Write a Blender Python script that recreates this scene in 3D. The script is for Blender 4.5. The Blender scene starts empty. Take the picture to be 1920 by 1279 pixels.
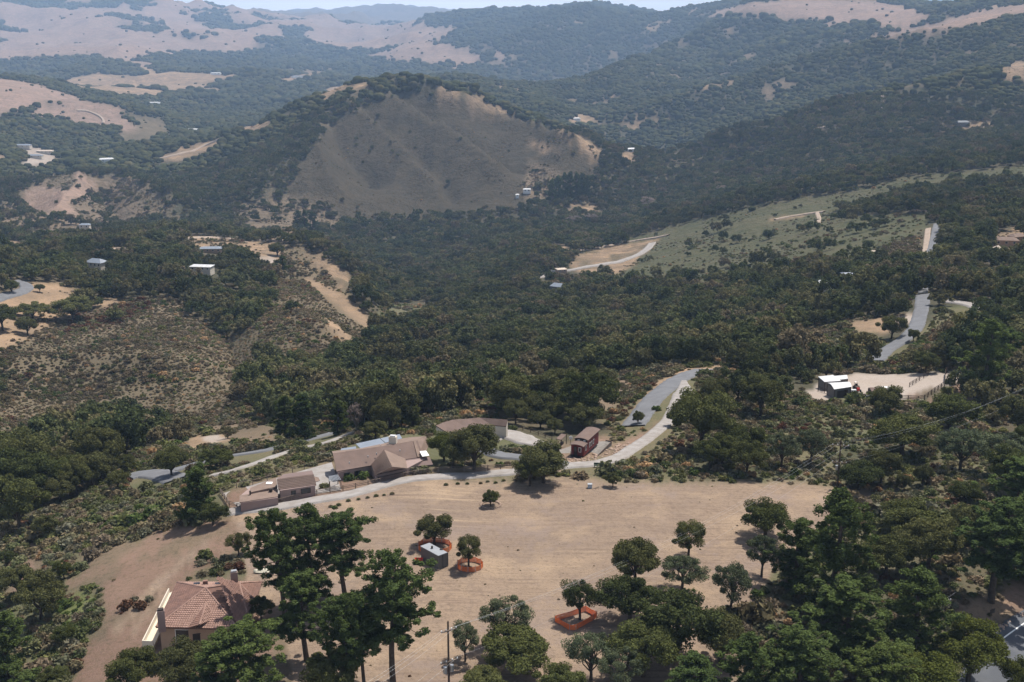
import bpy, bmesh, math, random, time
import numpy as np
T0 = time.time()
scene = bpy.context.scene
COL = scene.collection
RNG = np.random.default_rng(7)
PI = math.pi

# ---------------------------------------------------------------- camera
CAM_H = 85.0
PITCH = math.radians(15.4)
cam_d = bpy.data.cameras.new('camera'); cam_d.lens = 42.19; cam_d.sensor_width = 36.0
cam_d.clip_start = 0.5; cam_d.clip_end = 60000
cam = bpy.data.objects.new('camera', cam_d); COL.objects.link(cam)
cam.location = (0, 0, CAM_H); cam.rotation_euler = (PI / 2 - PITCH, 0, 0)
scene.camera = cam

# ---------------------------------------------------------------- sky, sun, exposure
SUN_EL, SUN_AZ = math.radians(63), math.radians(42)      # azimuth clockwise from the view direction (+Y)
world = bpy.data.worlds.new('World'); scene.world = world; world.use_nodes = True
wn = world.node_tree; bg = wn.nodes['Background']
sky = wn.nodes.new('ShaderNodeTexSky'); sky.sky_type = 'NISHITA'; sky.sun_disc = False
sky.sun_elevation = SUN_EL; sky.sun_rotation = SUN_AZ
sky.altitude = 100; sky.air_density = 1.0; sky.dust_density = 2.2; sky.ozone_density = 1.5
# thin white high cloud over the blue
wtc = wn.nodes.new('ShaderNodeTexCoord'); wmp = wn.nodes.new('ShaderNodeMapping'); wmp.inputs['Scale'].default_value = (1.2, 1.2, 7)
wnz = wn.nodes.new('ShaderNodeTexNoise'); wnz.inputs['Scale'].default_value = 1.6; wnz.inputs['Detail'].default_value = 6
wmr = wn.nodes.new('ShaderNodeMapRange'); wmr.inputs[1].default_value = .35; wmr.inputs[2].default_value = .7; wmr.inputs[3].default_value = .55; wmr.inputs[4].default_value = 1.0
wmx = wn.nodes.new('ShaderNodeMix'); wmx.data_type = 'RGBA'; wmx.inputs[7].default_value = (21, 20.6, 20.2, 1)
wsx = wn.nodes.new('ShaderNodeSeparateXYZ'); wel = wn.nodes.new('ShaderNodeMapRange'); wel.interpolation_type = 'SMOOTHSTEP'; wel.inputs[1].default_value = 0.0; wel.inputs[2].default_value = .22; wel.inputs[3].default_value = 1; wel.inputs[4].default_value = .05
wmu = wn.nodes.new('ShaderNodeMath'); wmu.operation = 'MULTIPLY'
wn.links.new(wtc.outputs['Generated'], wmp.inputs[0]); wn.links.new(wmp.outputs[0], wnz.inputs[0]); wn.links.new(wnz.outputs['Fac'], wmr.inputs[0]); wn.links.new(wtc.outputs['Generated'], wsx.inputs[0]); wn.links.new(wsx.outputs['Z'], wel.inputs[0]); wn.links.new(wmr.outputs[0], wmu.inputs[0]); wn.links.new(wel.outputs[0], wmu.inputs[1]); wn.links.new(wmu.outputs[0], wmx.inputs[0])
wn.links.new(sky.outputs[0], wmx.inputs[6]); wn.links.new(wmx.outputs[2], bg.inputs[0]); bg.inputs[1].default_value = 0.085
sun_d = bpy.data.lights.new('sun', 'SUN'); sun_d.energy = 5.0; sun_d.angle = math.radians(0.53)
sun_d.color = (1.0, 0.945, 0.865)
sun = bpy.data.objects.new('sun', sun_d); COL.objects.link(sun)
sun.rotation_euler = (-(PI / 2 - SUN_EL), 0, -SUN_AZ)
vs = scene.view_settings
vs.view_transform = 'Standard'; vs.look = 'None'; vs.gamma = 1; vs.use_curve_mapping = False
vs.exposure = 0.36
scene.cycles.max_bounces = 5; scene.cycles.diffuse_bounces = 2; scene.cycles.glossy_bounces = 2
scene.cycles.transmission_bounces = 3; scene.cycles.volume_bounces = 1; scene.cycles.transparent_max_bounces = 8

# ---------------------------------------------------------------- pixel <-> ray helpers (photo pixels, 1920 x 1279)
F = 2250.0
def ray(px, py):
    u = (np.asarray(px, float) - 960) / F; v = (639.5 - np.asarray(py, float)) / F
    x = u; y = math.cos(PITCH) + v * math.sin(PITCH); z = -math.sin(PITCH) + v * math.cos(PITCH)
    return x, y, z
def az_dep(px, py):
    x, y, z = ray(px, py)
    return np.arctan2(x, y), -z / np.hypot(x, y)
def P(px, py, z):
    """world point on the horizontal plane z seen at that pixel"""
    x, y, dz = ray(px, py); t = (z - CAM_H) / dz
    return np.array([x * t, y * t, z])

# ---------------------------------------------------------------- terrain control points
CZ = [  # px, py, height
(960,1279,0),(960,1100,0),(960,1000,0),(960,912,0),(700,1279,0),(1300,1279,0),(1100,1180,0),(1300,1150,-.2),(1540,950,-.5),(1400,905,-.2),
(1180,905,0),(840,893,0),(640,930,0),(480,960,-.5),(560,1100,0),(400,1150,-1),(300,1190,-1.5),(480,1200,-.5),(1540,1150,-1),(1700,1279,-2),
(1850,1279,-4.2),(1919,1240,-4.2),(1919,1279,-4.3),(1919,1160,-3.6),(1860,1150,-2.5),(1700,1050,-1.5),(1900,1000,-1),(1700,930,-3),(1900,850,-6),
(200,1100,-5),(100,1200,-8),(20,1279,-9),(50,1050,-13),(20,900,-22),(150,950,-14),(300,985,-6),(420,975,-1.2),(290,890,-14),(180,850,-28),
(430,935,-1.2),(560,905,-1),(700,880,-.8),(400,888,-8),(500,850,-10),(620,820,-11),(750,800,-8),(820,812,-4),(950,810,-4),(1050,835,-3.2),(1130,825,-3.2),
(1160,790,-8.5),(880,870,-1.2),(1040,870,-1.2),(1160,872,-1.5),(1240,800,-5.5),(1275,750,-8.5),(1225,750,-9),(1300,700,-13),(1390,690,-15),
(1300,850,-2),(1400,800,-5),(1500,760,-8),(1600,730,-9.5),(1780,715,-9),(1700,755,-8.5),(1900,720,-8),(1500,850,-3),(1650,850,-4),(1800,800,-6),
(600,860,-3.5),(700,815,-4.5),(770,850,-1.5)]
CD = [  # px, py, horizontal distance
(1750,430,440),(1735,520,320),(1720,600,250),(1650,670,215),(1840,590,255),(1900,640,215),(1900,550,290),(1900,450,400),(1900,380,540),(1900,320,720),
(1000,700,235),(1000,650,300),(1000,600,385),(1000,550,480),(1000,500,600),(1000,450,760),(1050,400,950),(800,730,225),(750,690,270),(720,640,335),
(760,600,420),(720,560,500),(660,500,660),(600,450,820),(1200,670,245),(1200,620,330),(1200,550,450),(1200,500,560),(1150,460,680),(1260,440,690),
(1400,650,245),(1400,600,310),(1400,520,430),(1400,450,560),(1400,405,680),(1600,620,245),(1600,550,320),(1600,480,410),(1600,420,520),(1600,365,680),
(1500,375,720),(1700,340,720),(1180,400,950),(1500,350,850),(1700,320,850),(1200,300,1450),(1400,300,1100),(1600,280,1000),(1800,250,1000),(1900,200,1200),
(1100,240,1800),(1200,220,1900),(1400,220,1600),(1600,200,1450),(1800,150,1500),(1900,120,1500),(1000,195,2500),(1150,170,2500),(1350,150,2300),
(1550,120,2000),(1750,90,1900),(1900,60,1800),(930,140,3400),(1050,110,3500),(1200,90,3400),(1350,80,2900),(1550,60,2500),(1750,50,2200),
(880,28,5200),(950,22,5200),(1050,19,5000),(1150,20,4800),(1250,27,4300),(1310,12,3600),(1400,4,3200),(1560,0,3000),(1650,6,2900),(1760,19,2600),(1850,12,2400),(1920,4,2300),
(820,120,3500),(700,130,3500),(600,110,3800),(500,140,3000),(400,130,3200),(300,100,3800),(200,90,4000),(0,100,4000),(100,60,4800),(300,50,5000),(500,70,5000),(700,70,5500),
(600,50,6500),(0,-6,6000),(100,2,6000),(200,2,6000),(300,12,6000),(350,20,6200),(420,23,6500),(480,27,7200),
(620,31,9000),(750,20,9500),(850,29,9500),(1720,3,11000),(1800,8,11000),(1900,4,11000),
(300,250,1700),(450,230,1900),(550,200,2300),(400,180,2500),(0,150,2000),(60,155,2000),(150,180,1950),(230,200,1850),(280,240,1700),(100,240,1700),(0,300,1300),(50,280,1450),
(250,320,1150),(100,332,1180),(100,400,950),(250,400,920),(0,400,930),(400,420,880),(0,468,560),(100,462,600),(330,440,640),(540,458,600),(0,440,760),(330,425,880),(540,430,860),
(0,560,370),(100,540,400),(250,520,430),(400,500,470),(520,500,490),(650,522,515),(600,475,575),(700,605,380),(680,640,325),(600,660,290),(500,690,262),(450,740,232),
(300,780,240),(150,790,240),(0,800,225),(0,700,290),(100,640,330),(250,600,345),(400,600,340),(520,560,390),(600,560,400),(640,600,352),
(300,830,190),(450,790,202),(600,755,210),(0,850,190),
(600,420,900),(700,400,940),(800,395,960),(950,390,960),(1070,370,1000),(450,400,930),(350,380,980),(700,300,1050),(850,300,1060),(1000,320,1060),(560,330,1010),
(300,300,1250),(420,270,1270),(500,240,1280),(600,198,1290),(660,180,1300),(740,168,1320),(800,166,1350),(870,176,1380),(950,213,1370),(1030,240,1340),(1130,290,1190),(1175,325,1080),
(850,150,2000),(950,190,1850),(1010,225,1650)]
CH = [  # px (for azimuth only), distance, height: ground hidden behind ridges and outside the frame
(660,1600,-150),(800,1600,-140),(500,1550,-170),(950,1580,-170),(0,2400,-170),(150,2400,-180),(880,6500,-100),(1100,6500,-100),(1300,5500,-60),(1560,4500,-60),(1850,3600,-60),
(200,8500,-50),(0,8500,-50),(500,11900,0),(900,11900,0),(1300,11900,60),(100,11900,50),(1700,7000,-60),(960,26,0),(0,26,-3),(1900,26,-3),
(-1200,60,-12),(-1200,200,-50),(-1200,500,-100),(-1200,1500,-150),(-1200,4000,-100),(-1200,8000,100),(3100,60,-4),(3100,200,0),(3100,600,-10),(3100,1500,60),(3100,4000,200),(3100,9000,300),(3100,11900,300),(-1200,11900,100)]
pts = []
for px, py, z in CZ:
    p = P(px, py, z); pts.append((math.atan2(p[0], p[1]), math.log(math.hypot(p[0], p[1])), z))
for px, py, D in CD:
    D = D * 1.758
    a, t = az_dep(px, py); pts.append((float(a), math.log(D), CAM_H - D * float(t)))
for px, D, z in CH:
    D = D * 1.758
    a, _ = az_dep(px, 640); pts.append((float(a), math.log(D), z))
pts = np.array(pts)
KX, KY = 1.76, 0.55
def _phi(r2): return np.where(r2 > 1e-12, 0.5 * r2 * np.log(np.maximum(r2, 1e-12)), 0)
X = np.c_[pts[:, 0] * KX, pts[:, 1] * KY]; n = len(X)
# scale-aware: interpolate z / D^0.75 so that far relief does not ring into the near ground
W = np.exp(pts[:, 1] * 0.75)
d2 = ((X[:, None] - X[None]) ** 2).sum(-1)
A = np.zeros((n + 3, n + 3)); A[:n, :n] = _phi(d2) + np.eye(n) * 1e-4; A[:n, n] = 1; A[:n, n + 1:] = X; A[n:, :n] = A[:n, n:].T
coef = np.linalg.solve(A, np.r_[pts[:, 2] / W, 0, 0, 0])
def tps(az, ld):
    az = az.ravel(); ldr = ld.ravel(); out = np.empty(az.size)
    for i in range(0, az.size, 20000):
        q = np.c_[az[i:i + 20000] * KX, ldr[i:i + 20000] * KY]
        r2 = (q[:, :1] - X[:, 0]) ** 2 + (q[:, 1:] - X[:, 1]) ** 2
        out[i:i + 20000] = _phi(r2) @ coef[:n] + coef[n] + q @ coef[n + 1:]
    return (out * np.exp(ldr * 0.75)).reshape(ld.shape)

# ---------------------------------------------------------------- value noise
_perm = np.random.default_rng(3).random((512, 512))
def vnoise(x, y):
    xi = np.floor(x).astype(int); yi = np.floor(y).astype(int); fx = x - xi; fy = y - yi
    fx = fx * fx * (3 - 2 * fx); fy = fy * fy * (3 - 2 * fy)
    g = lambda a, b: _perm[a & 511, b & 511]
    return (g(xi, yi) * (1 - fx) + g(xi + 1, yi) * fx) * (1 - fy) + (g(xi, yi + 1) * (1 - fx) + g(xi + 1, yi + 1) * fx) * fy
def fbm(x, y, o=4, g=0.5):
    s = 0; a = 1; t = 0
    for k in range(o):
        s = s + a * vnoise(x + 37.1 * k, y + 91.7 * k); t += a; a *= g; x = x * 2.03; y = y * 2.03
    return s / t
def ridged(x, y, o=4):
    s = 0; a = 1; t = 0
    for k in range(o):
        s = s + a * (1 - np.abs(2 * vnoise(x + 17.3 * k, y + 51.9 * k) - 1)); t += a; a *= 0.5; x = x * 2.1; y = y * 2.1
    return s / t

# ---------------------------------------------------------------- terrain grid (azimuth x log distance)
inn = np.radians(np.arange(-25.5, 25.51, 0.09))
AZ = np.r_[np.radians(np.arange(-70, -25.6, 1.1)), inn, np.radians(np.arange(26.5, 70.1, 1.1))]
DMIN, DMAX = 42.0, 21000.0
LD = np.linspace(math.log(DMIN), math.log(DMAX), 680)
AA, LL = np.meshgrid(AZ, LD, indexing='ij')
DD = np.exp(LL)
coarseA = AZ[::2] if len(AZ) % 2 else np.r_[AZ[::2], AZ[-1]]
coarseL = LD[::2] if len(LD) % 2 else np.r_[LD[::2], LD[-1]]
ca, cl = np.meshgrid(coarseA, coarseL, indexing='ij')
zc = tps(ca, cl)
z1 = np.stack([np.interp(LD, coarseL, zc[i]) for i in range(len(coarseA))])
ZZ = np.stack([np.interp(AZ, coarseA, z1[:, j]) for j in range(len(LD))], axis=1)
XX = DD * np.sin(AA); YY = DD * np.cos(AA)
def smooth(a, b, x):
    t = np.clip((x - a) / (b - a), 0, 1); return t * t * (3 - 2 * t)
# gullies and spurs, growing with distance
w_far = smooth(2900, 6700, DD); w_mid = smooth(1400, 1900, DD) * (1 - smooth(3500, 6000, DD)); w_near = smooth(300, 520, DD) * (1 - smooth(1500, 2600, DD))
wx = XX + 160 * (fbm(XX / 600, YY / 600, 3) - .5); wy = YY + 160 * (fbm(XX / 600 + 9, YY / 600 + 5, 3) - .5)
ZZ += w_far * (ridged(wx / 1150 + 3, wy / 1150 + 8, 5) - .62) * (190 + 120 * smooth(.05, -.12, AA)) * (0.6 + 0.4 * smooth(7000, 12000, DD))
ZZ += w_far * (ridged(wx / 420 + 7, wy / 420 + 1, 4) - .62) * 46
ZZ += w_mid * (ridged(wx / 420 + 1.3, wy / 420 + 2.2, 4) - .62) * 66
ZZ += w_near * (fbm(XX / 110, YY / 110, 4) - .5) * 12
ZZ += smooth(60, 200, DD) * (fbm(XX / 22, YY / 22, 3) - .5) * 1.2 + (fbm(XX / 9, YY / 9, 3) - .5) * 0.18
TD = (CAM_H - ZZ) / DD                               # tangent of the depression angle
MT = np.minimum.accumulate(TD, axis=1)               # horizon so far
def zat(x, y):
    x = np.asarray(x, float); y = np.asarray(y, float)
    a = np.arctan2(x, y); l = np.log(np.maximum(np.hypot(x, y), DMIN))
    ia = np.clip(np.searchsorted(AZ, a) - 1, 0, len(AZ) - 2); fa = np.clip((a - AZ[ia]) / (AZ[ia + 1] - AZ[ia]), 0, 1)
    fl = np.clip((l - LD[0]) / (LD[1] - LD[0]), 0, len(LD) - 1.001); il = fl.astype(int); fl = fl - il
    return (ZZ[ia, il] * (1 - fa) + ZZ[ia + 1, il] * fa) * (1 - fl) + (ZZ[ia, il + 1] * (1 - fa) + ZZ[ia + 1, il + 1] * fa) * fl
def ground(px, py):
    """first point of the ground seen at that pixel"""
    a, t = az_dep(px, py); a = float(a); t = float(t)
    ia = int(np.clip(np.searchsorted(AZ, a) - 1, 0, len(AZ) - 2)); fa = (a - AZ[ia]) / (AZ[ia + 1] - AZ[ia])
    col = TD[ia] * (1 - fa) + TD[ia + 1] * fa
    k = np.nonzero(col <= t)[0]; k = int(k[0]) if len(k) else len(LD) - 1
    if k == 0: l = LD[0]
    else:
        f = (col[k - 1] - t) / max(col[k - 1] - col[k], 1e-9); l = LD[k - 1] + min(max(f, 0), 1) * (LD[k] - LD[k - 1])
    D = math.exp(l); x = D * math.sin(a); y = D * math.cos(a)
    return np.array([x, y, float(zat(x, y))])
def spur(px, amp, width):
    amp = amp * 1.65
    """raise (or cut) the ground along a line"""
    global ZZ
    g = np.array([ground(*q)[:2] for q in px]); lo = g.min(0) - 3 * width; hi = g.max(0) + 3 * width
    m = (XX > lo[0]) & (XX < hi[0]) & (YY > lo[1]) & (YY < hi[1]); x = XX[m]; y = YY[m]; best = np.full(x.shape, 1e12)
    for i in range(len(g) - 1):
        a = g[i]; d = g[i + 1] - a; t = np.clip(((x - a[0]) * d[0] + (y - a[1]) * d[1]) / (d @ d), 0, 1)
        best = np.minimum(best, (x - a[0] - t * d[0]) ** 2 + (y - a[1] - t * d[1]) ** 2)
    wv = width * (.75 + .5 * fbm(x / width / 1.5, y / width / 1.5, 2)); ZZ[m] += amp * np.exp(-np.sqrt(best) / wv * 1.3)
SP = [([(650,222),(707,260),(757,305),(800,350)], 26, 55), ([(707,196),(780,240),(873,300),(940,350)], 28, 60), ([(757,182),(850,215),(930,247),(1007,273),(1080,310)], 24, 55),
 ([(680,225),(740,270),(800,320),(850,365)], -20, 45), ([(735,195),(820,245),(900,290),(960,330)], -20, 45), ([(620,240),(650,290),(700,340)], -18, 45), ([(600,250),(600,310),(620,370)], 18, 50),
 ([(880,185),(960,225),(1040,262),(1100,290)], 16, 40), ([(930,215),(1000,250),(1060,285)], -14, 35),
 ([(543,462),(600,485),(652,524)], 9, 20), ([(530,505),(600,545),(690,600)], 9, 22), ([(560,500),(610,530),(655,565)], -10, 18),
 ([(230,345),(280,370),(325,400)], 14, 35), ([(150,340),(120,380),(110,410)], 12, 40), ([(190,350),(220,390),(240,420)], -14, 35), ([(60,370),(50,400)], -12, 35),
 ([(1240,430),(1380,398),(1500,374),(1600,352),(1700,334),(1900,312)], 9, 60),
 ([(1919,180),(1700,215),(1500,262),(1350,300)], 30, 160), ([(1750,110),(1500,170),(1300,230),(1180,270)], 45, 260), ([(1400,60),(1250,130),(1120,200)], 60, 350), ([(1600,190),(1400,240),(1250,290)], -30, 180),
 ([(1100,40),(1000,90),(960,130)], 60, 500), ([(1250,60),(1150,110),(1050,150)], -60, 400),
 ([(60,700),(160,690),(300,700)], 5, 30), ([(420,600),(440,660),(455,700)], -7, 20), ([(520,600),(600,640)], 6, 25)]
for p_, a_, w_ in SP: spur(p_, a_, w_)
TD = (CAM_H - ZZ) / DD; MT = np.minimum.accumulate(TD, axis=1)
def visible(x, y, h, margin=0.012):
    """is something h tall standing at x, y in or nearly in view"""
    a = np.arctan2(x, y); l = np.log(np.hypot(x, y)); D = np.exp(l); z = zat(x, y)
    ia = np.clip(np.searchsorted(AZ, a), 0, len(AZ) - 1); il = np.clip(((l - LD[0]) / (LD[1] - LD[0])).astype(int) - 1, 0, len(LD) - 1)
    return (CAM_H - z - h) / D < MT[ia, il] + margin * 0.25
def to_px(x, y, z):
    dx, dy, dz = x, y, z - CAM_H
    f = dy * math.cos(PITCH) - dz * math.sin(PITCH); up = dy * math.sin(PITCH) + dz * math.cos(PITCH)
    return 960 + F * dx / f, 639.5 - F * up / f
print('terrain', round(time.time() - T0, 1))

# ---------------------------------------------------------------- land cover: polygons walked out on the ground
def inpoly(px, py, poly):
    c = np.zeros(px.shape, bool); n = len(poly); j = n - 1
    for i in range(n):
        xi, yi = poly[i]; xj, yj = poly[j]
        if yi != yj:
            c ^= ((yi > py) != (yj > py)) & (px < (xj - xi) * (py - yi) / (yj - yi) + xi)
        j = i
    return c
def footprint(poly):
    """photo outline -> outline on the ground in (azimuth, ln distance)"""
    out = []
    for i in range(len(poly)):
        (x0, y0), (x1, y1) = poly[i], poly[(i + 1) % len(poly)]
        m = max(1, int(math.hypot(x1 - x0, y1 - y0) / 12))
        for k in range(m):
            g = ground(x0 + (x1 - x0) * k / m, y0 + (y1 - y0) * k / m)
            out.append((math.atan2(g[0], g[1]), math.log(math.hypot(g[0], g[1]))))
    return out
FOREST, GREEN, BROWN, DRY, PALE, TILLED, PINK, LUSH, RED, SPARSE, SLOPE, THICKET = range(12)
HILL, MEADOW = 12, 13
COVER = [
(GREEN,[(-60,760),(60,790),(180,800),(380,790),(450,770),(560,760),(760,790),(900,765),(1000,735),(1090,715),(1180,700),(1290,685),(1400,690),(1480,740),(1560,740),(1700,760),(1860,700),(1990,720),(1990,1400),(-60,1400)]),
(BROWN,[(0,830),(0,660),(60,610),(140,590),(240,560),(330,560),(400,620),(450,640),(510,570),(520,510),(560,500),(640,560),(700,610),(690,665),(610,690),(500,690),(450,700),(455,765),(380,790),(180,800),(60,790)]),
(HILL,[(540,360),(575,290),(630,215),(690,180),(745,172),(870,175),(950,212),(1010,232),(1040,240),(1130,290),(1120,330),(1080,355),(1010,382),(960,395),(860,402),(780,408),(700,412),(610,420),(540,410)]),
(FOREST,[(560,230),(640,180),(720,160),(775,166),(738,180),(690,198),(650,214),(610,245),(560,290)]),
(SPARSE,[(990,300),(1040,320),(1080,345),(1020,378),(980,370)]),
(SPARSE,[(450,380),(540,370),(620,390),(640,420),(560,450),(480,450),(440,420)]),
(SPARSE,[(0,390),(60,360),(160,330),(250,330),(330,380),(330,400),(230,420),(180,450),(60,450),(0,430)]),
(PINK,[(60,350),(150,322),(180,345),(160,372),(130,380),(150,410),(110,405),(70,400),(35,375)]),
(BROWN,[(85,330),(110,322),(150,340),(130,355),(90,352)]),
(BROWN,[(235,345),(280,360),(330,395),(325,405),(290,395),(250,365)]),
(DRY,[(295,300),(300,293),(330,282),(400,262),(430,258),(410,272),(370,290),(330,302)]),
(DRY,[(440,245),(480,232),(510,228),(500,240),(460,252)]),
(DRY,[(1035,240),(1050,243),(1090,255),(1135,288),(1120,302),(1100,290),(1075,262)]),
(DRY,[(795,165),(850,168),(900,185),(950,205),(1000,222),(960,218),(900,200),(860,182)]),
(DRY,[(985,265),(1020,270),(1050,285),(1030,285)]),
(DRY,[(1062,228),(1090,212),(1105,220),(1130,225),(1120,235),(1080,232)]),
(DRY,[(1165,236),(1200,222),(1255,219),(1215,233),(1187,247)]),
(DRY,[(1165,290),(1192,283),(1190,300),(1186,318),(1180,302),(1163,300)]),
(DRY,[(1055,392),(1080,385),(1130,385),(1115,400),(1080,398)]),
(MEADOW,[(1170,450),(1240,430),(1380,395),(1500,372),(1600,360),(1700,330),(1850,318),(1990,300),(1990,350),(1850,345),(1700,375),(1560,395),(1640,405),(1740,400),(1740,430),(1700,448),(1600,500),(1500,505),(1400,528),(1290,535),(1220,538),(1130,528),(1160,490),(1190,470)]),
(FOREST,[(1640,395),(1660,372),(1740,352),(1850,340),(1990,345),(1990,400),(1850,400),(1740,405)]),
(BROWN,[(1640,470),(1720,440),(1735,480),(1700,500),(1640,500),(1600,490)]),
(DRY,[(1065,488),(1090,474),(1150,462),(1225,450),(1240,446),(1228,462),(1200,482),(1150,502),(1110,510),(1085,512),(1070,500)]),
(DRY,[(1090,505),(1150,495),(1200,478),(1190,498),(1140,520),(1100,520)]),
(DRY,[(1025,455),(1060,462),(1080,472),(1060,478),(1030,470)]),
(DRY,[(325,448),(370,440),(440,450),(500,455),(543,458),(530,480),(520,508),(480,498),(440,493),(470,480),(420,470),(350,468)]),
(PALE,[(430,495),(470,482),(515,480),(520,508),(480,500)]),
(BROWN,[(530,455),(600,475),(660,525),(650,550),(706,604),(708,622),(660,655),(600,640),(560,600),(540,560),(525,505)]),
(BROWN,[(535,455),(600,472),(662,520),(655,548),(600,545),(545,500)]),(DRY,[(560,468),(600,479),(645,504),(657,525),(642,541),(615,516),(585,495)]),
(DRY,[(570,517),(600,529),(650,557),(702,602),(706,613),(682,612),(640,580),(605,553),(585,538)]),
(DRY,[(600,592),(628,605),(666,638),(650,645),(615,618)]),
(GREEN,[(700,600),(730,570),(790,575),(840,585),(800,600),(740,612)]),
(DRY,[(-30,450),(30,452),(75,456),(110,466),(60,472),(20,474),(-30,470)]),
(DRY,[(150,475),(200,462),(245,464),(250,470),(180,478)]),
(LUSH,[(180,478),(200,468),(248,470),(240,480),(200,482)]),
(DRY,[(-30,590),(0,560),(60,530),(110,530),(170,560),(240,560),(200,575),(150,570),(130,600),(90,615),(40,640),(0,662),(-30,680)]),
(RED,[(110,630),(150,590),(250,565),(290,570),(240,600),(170,620)]),
(GREEN,[(1430,640),(1600,600),(1660,640),(1710,640),(1760,580),(1810,570),(1840,600),(1770,640),(1720,690),(1660,690),(1620,690)]),
(DRY,[(1585,605),(1620,600),(1680,592),(1712,588),(1720,600),(1690,615),(1650,625),(1610,622)]),
(PALE,[(1670,597),(1720,588),(1718,602),(1690,612)]),
(PALE,[(1520,735),(1545,712),(1600,700),(1690,702),(1800,695),(1830,690),(1815,710),(1760,725),(1720,748),(1660,748),(1600,738),(1560,745)]),
(PALE,[(1500,728),(1540,735),(1560,750),(1540,757),(1515,748)]),
(SLOPE,[(1690,748),(1720,735),(1770,722),(1760,732),(1720,750)]),
(SLOPE,[(1730,752),(1790,725),(1850,705),(1900,720),(1870,760),(1800,770),(1740,770)]),
(DRY,[(1850,470),(1870,440),(1925,420),(1925,470),(1880,480)]),
(DRY,[(1750,240),(1790,236),(1870,228),(1862,238),(1820,245),(1780,248)]),
(DRY,[(1860,150),(1890,120),(1990,95),(1990,150),(1900,155)]),
(DRY,[(1870,640),(1925,625),(1960,680),(1925,675),(1890,665)]),
(DRY,[(1440,410),(1510,402),(1512,405),(1440,414)]),
(BROWN,[(940,690),(1090,650),(1100,655),(1000,700)]) if False else (GREEN,[(860,745),(930,735),(1000,720),(1085,700),(1180,722),(1200,720),(1175,770),(1140,795),(1110,780),(1040,755),(960,745),(900,770)]),
(SPARSE,[(1010,735),(1085,712),(1170,728),(1150,770),(1080,765)]),
# far pale hills
(PINK,[(-30,145),(50,153),(100,168),(155,185),(140,196),(90,192),(40,205),(0,218),(-30,220)]),
(PINK,[(40,215),(90,198),(150,188),(200,195),(235,202),(228,215),(262,240),(285,250),(230,245),(200,235),(160,235),(100,220)]),
(BROWN,[(240,212),(300,225),(320,245),(270,270),(220,265),(230,245),(262,245)]),
(PALE,[(25,275),(60,272),(105,290),(110,303),(85,312),(38,310),(50,292)]),
(DRY,[(-30,290),(10,292),(10,302),(-30,305)]),
(DRY,[(240,112),(270,125),(322,145),(300,148),(262,132)]),
(DRY,[(520,150),(560,140),(610,135),(600,145),(540,155)]),
(DRY,[(600,180),(610,165),(690,155),(690,163),(640,175),(610,190)]),
(PINK,[(680,105),(740,92),(800,80),(860,85),(905,105),(890,125),(860,120),(780,118),(720,112)]),
(PINK,[(925,100),(940,88),(952,108),(930,112)]),
(PINK,[(0,90),(60,75),(200,85),(300,70),(310,85),(200,100),(80,108),(0,112)]),
(PINK,[(0,30),(100,25),(200,50),(310,65),(400,75),(500,90),(440,100),(300,95),(180,85),(0,50)]),
(PINK,[(380,62),(450,65),(520,95),(480,90),(400,80)]),
(PINK,[(560,60),(640,50),(720,45),(860,50),(830,75),(740,85),(650,92),(590,85)]),
(PINK,[(1325,38),(1340,22),(1400,6),(1480,-4),(1560,-4),(1640,2),(1690,12),(1745,30),(1740,42),(1690,50),(1660,52),(1620,42),(1560,52),(1545,48),(1560,36),(1480,40),(1440,32),(1380,30)]),
(PINK,[(1580,82),(1620,72),(1690,56),(1740,45),(1860,36),(1865,42),(1800,52),(1720,62),(1690,65),(1640,76),(1590,86)]),
(PINK,[(1700,66),(1750,45),(1850,15),(1940,6),(1940,22),(1860,38),(1780,48)]),
(PINK,[(1285,22),(1320,12),(1335,18),(1300,24)]),
# foreground ground
(GREEN,[(70,1000),(90,985),(200,940),(360,930),(420,930),(440,960),(400,965),(300,985),(200,1040),(120,1060),(80,1030)]),
(LUSH,[(190,985),(240,955),(330,945),(350,960),(270,985),(210,1000)]),
(SLOPE,[(190,1055),(300,990),(420,972),(460,985),(500,1040),(520,1110),(560,1180),(560,1300),(60,1300),(100,1240),(170,1150),(120,1095)]),
(RED,[(325,1064),(345,1043),(375,1034),(362,1054),(335,1072)]),(RED,[(358,1068),(385,1046),(410,1038),(402,1052),(375,1064)]),(RED,[(250,1142),(278,1116),(298,1110),(285,1132),(262,1145)]),(RED,[(220,1158),(242,1132),(258,1120),(246,1146)]),
(GREEN,[(60,1300),(80,1210),(100,1150),(160,1095),(190,1110),(200,1150),(160,1215),(130,1300)]),(GREEN,[(340,1088),(400,1062),(430,1035),(500,1050),(560,1090),(560,1130),(500,1130),(490,1090),(430,1078),(380,1090)]),
(SPARSE,[(150,1030),(230,1010),(260,1020),(210,1060),(160,1075)]),(SPARSE,[(500,1150),(600,1180),(720,1200),(780,1300),(480,1300),(520,1200)]),
(SLOPE,[(413,930),(470,907),(560,885),(622,866),(640,895),(700,893),(820,878),(820,890),(700,912),(640,926),(520,950),(430,960)]),
(SLOPE,[(1020,838),(1060,815),(1150,820),(1140,850),(1080,866),(1030,868)]),(TILLED,[(205,1187),(290,1090),(385,1012),(394,1016),(302,1099),(217,1192)]),(TILLED,[(240,1190),(262,1160),(300,1110),(306,1112),(270,1164),(250,1194)]),
(LUSH,[(110,1130),(160,1105),(178,1130),(165,1160),(130,1200),(95,1195)]),
(LUSH,[(60,1225),(90,1200),(80,1260),(60,1279)]),
(SLOPE,[(50,1010),(62,990),(90,985),(75,1010),(80,1060),(60,1100),(30,1120),(0,1110),(40,1080)]),
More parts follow.
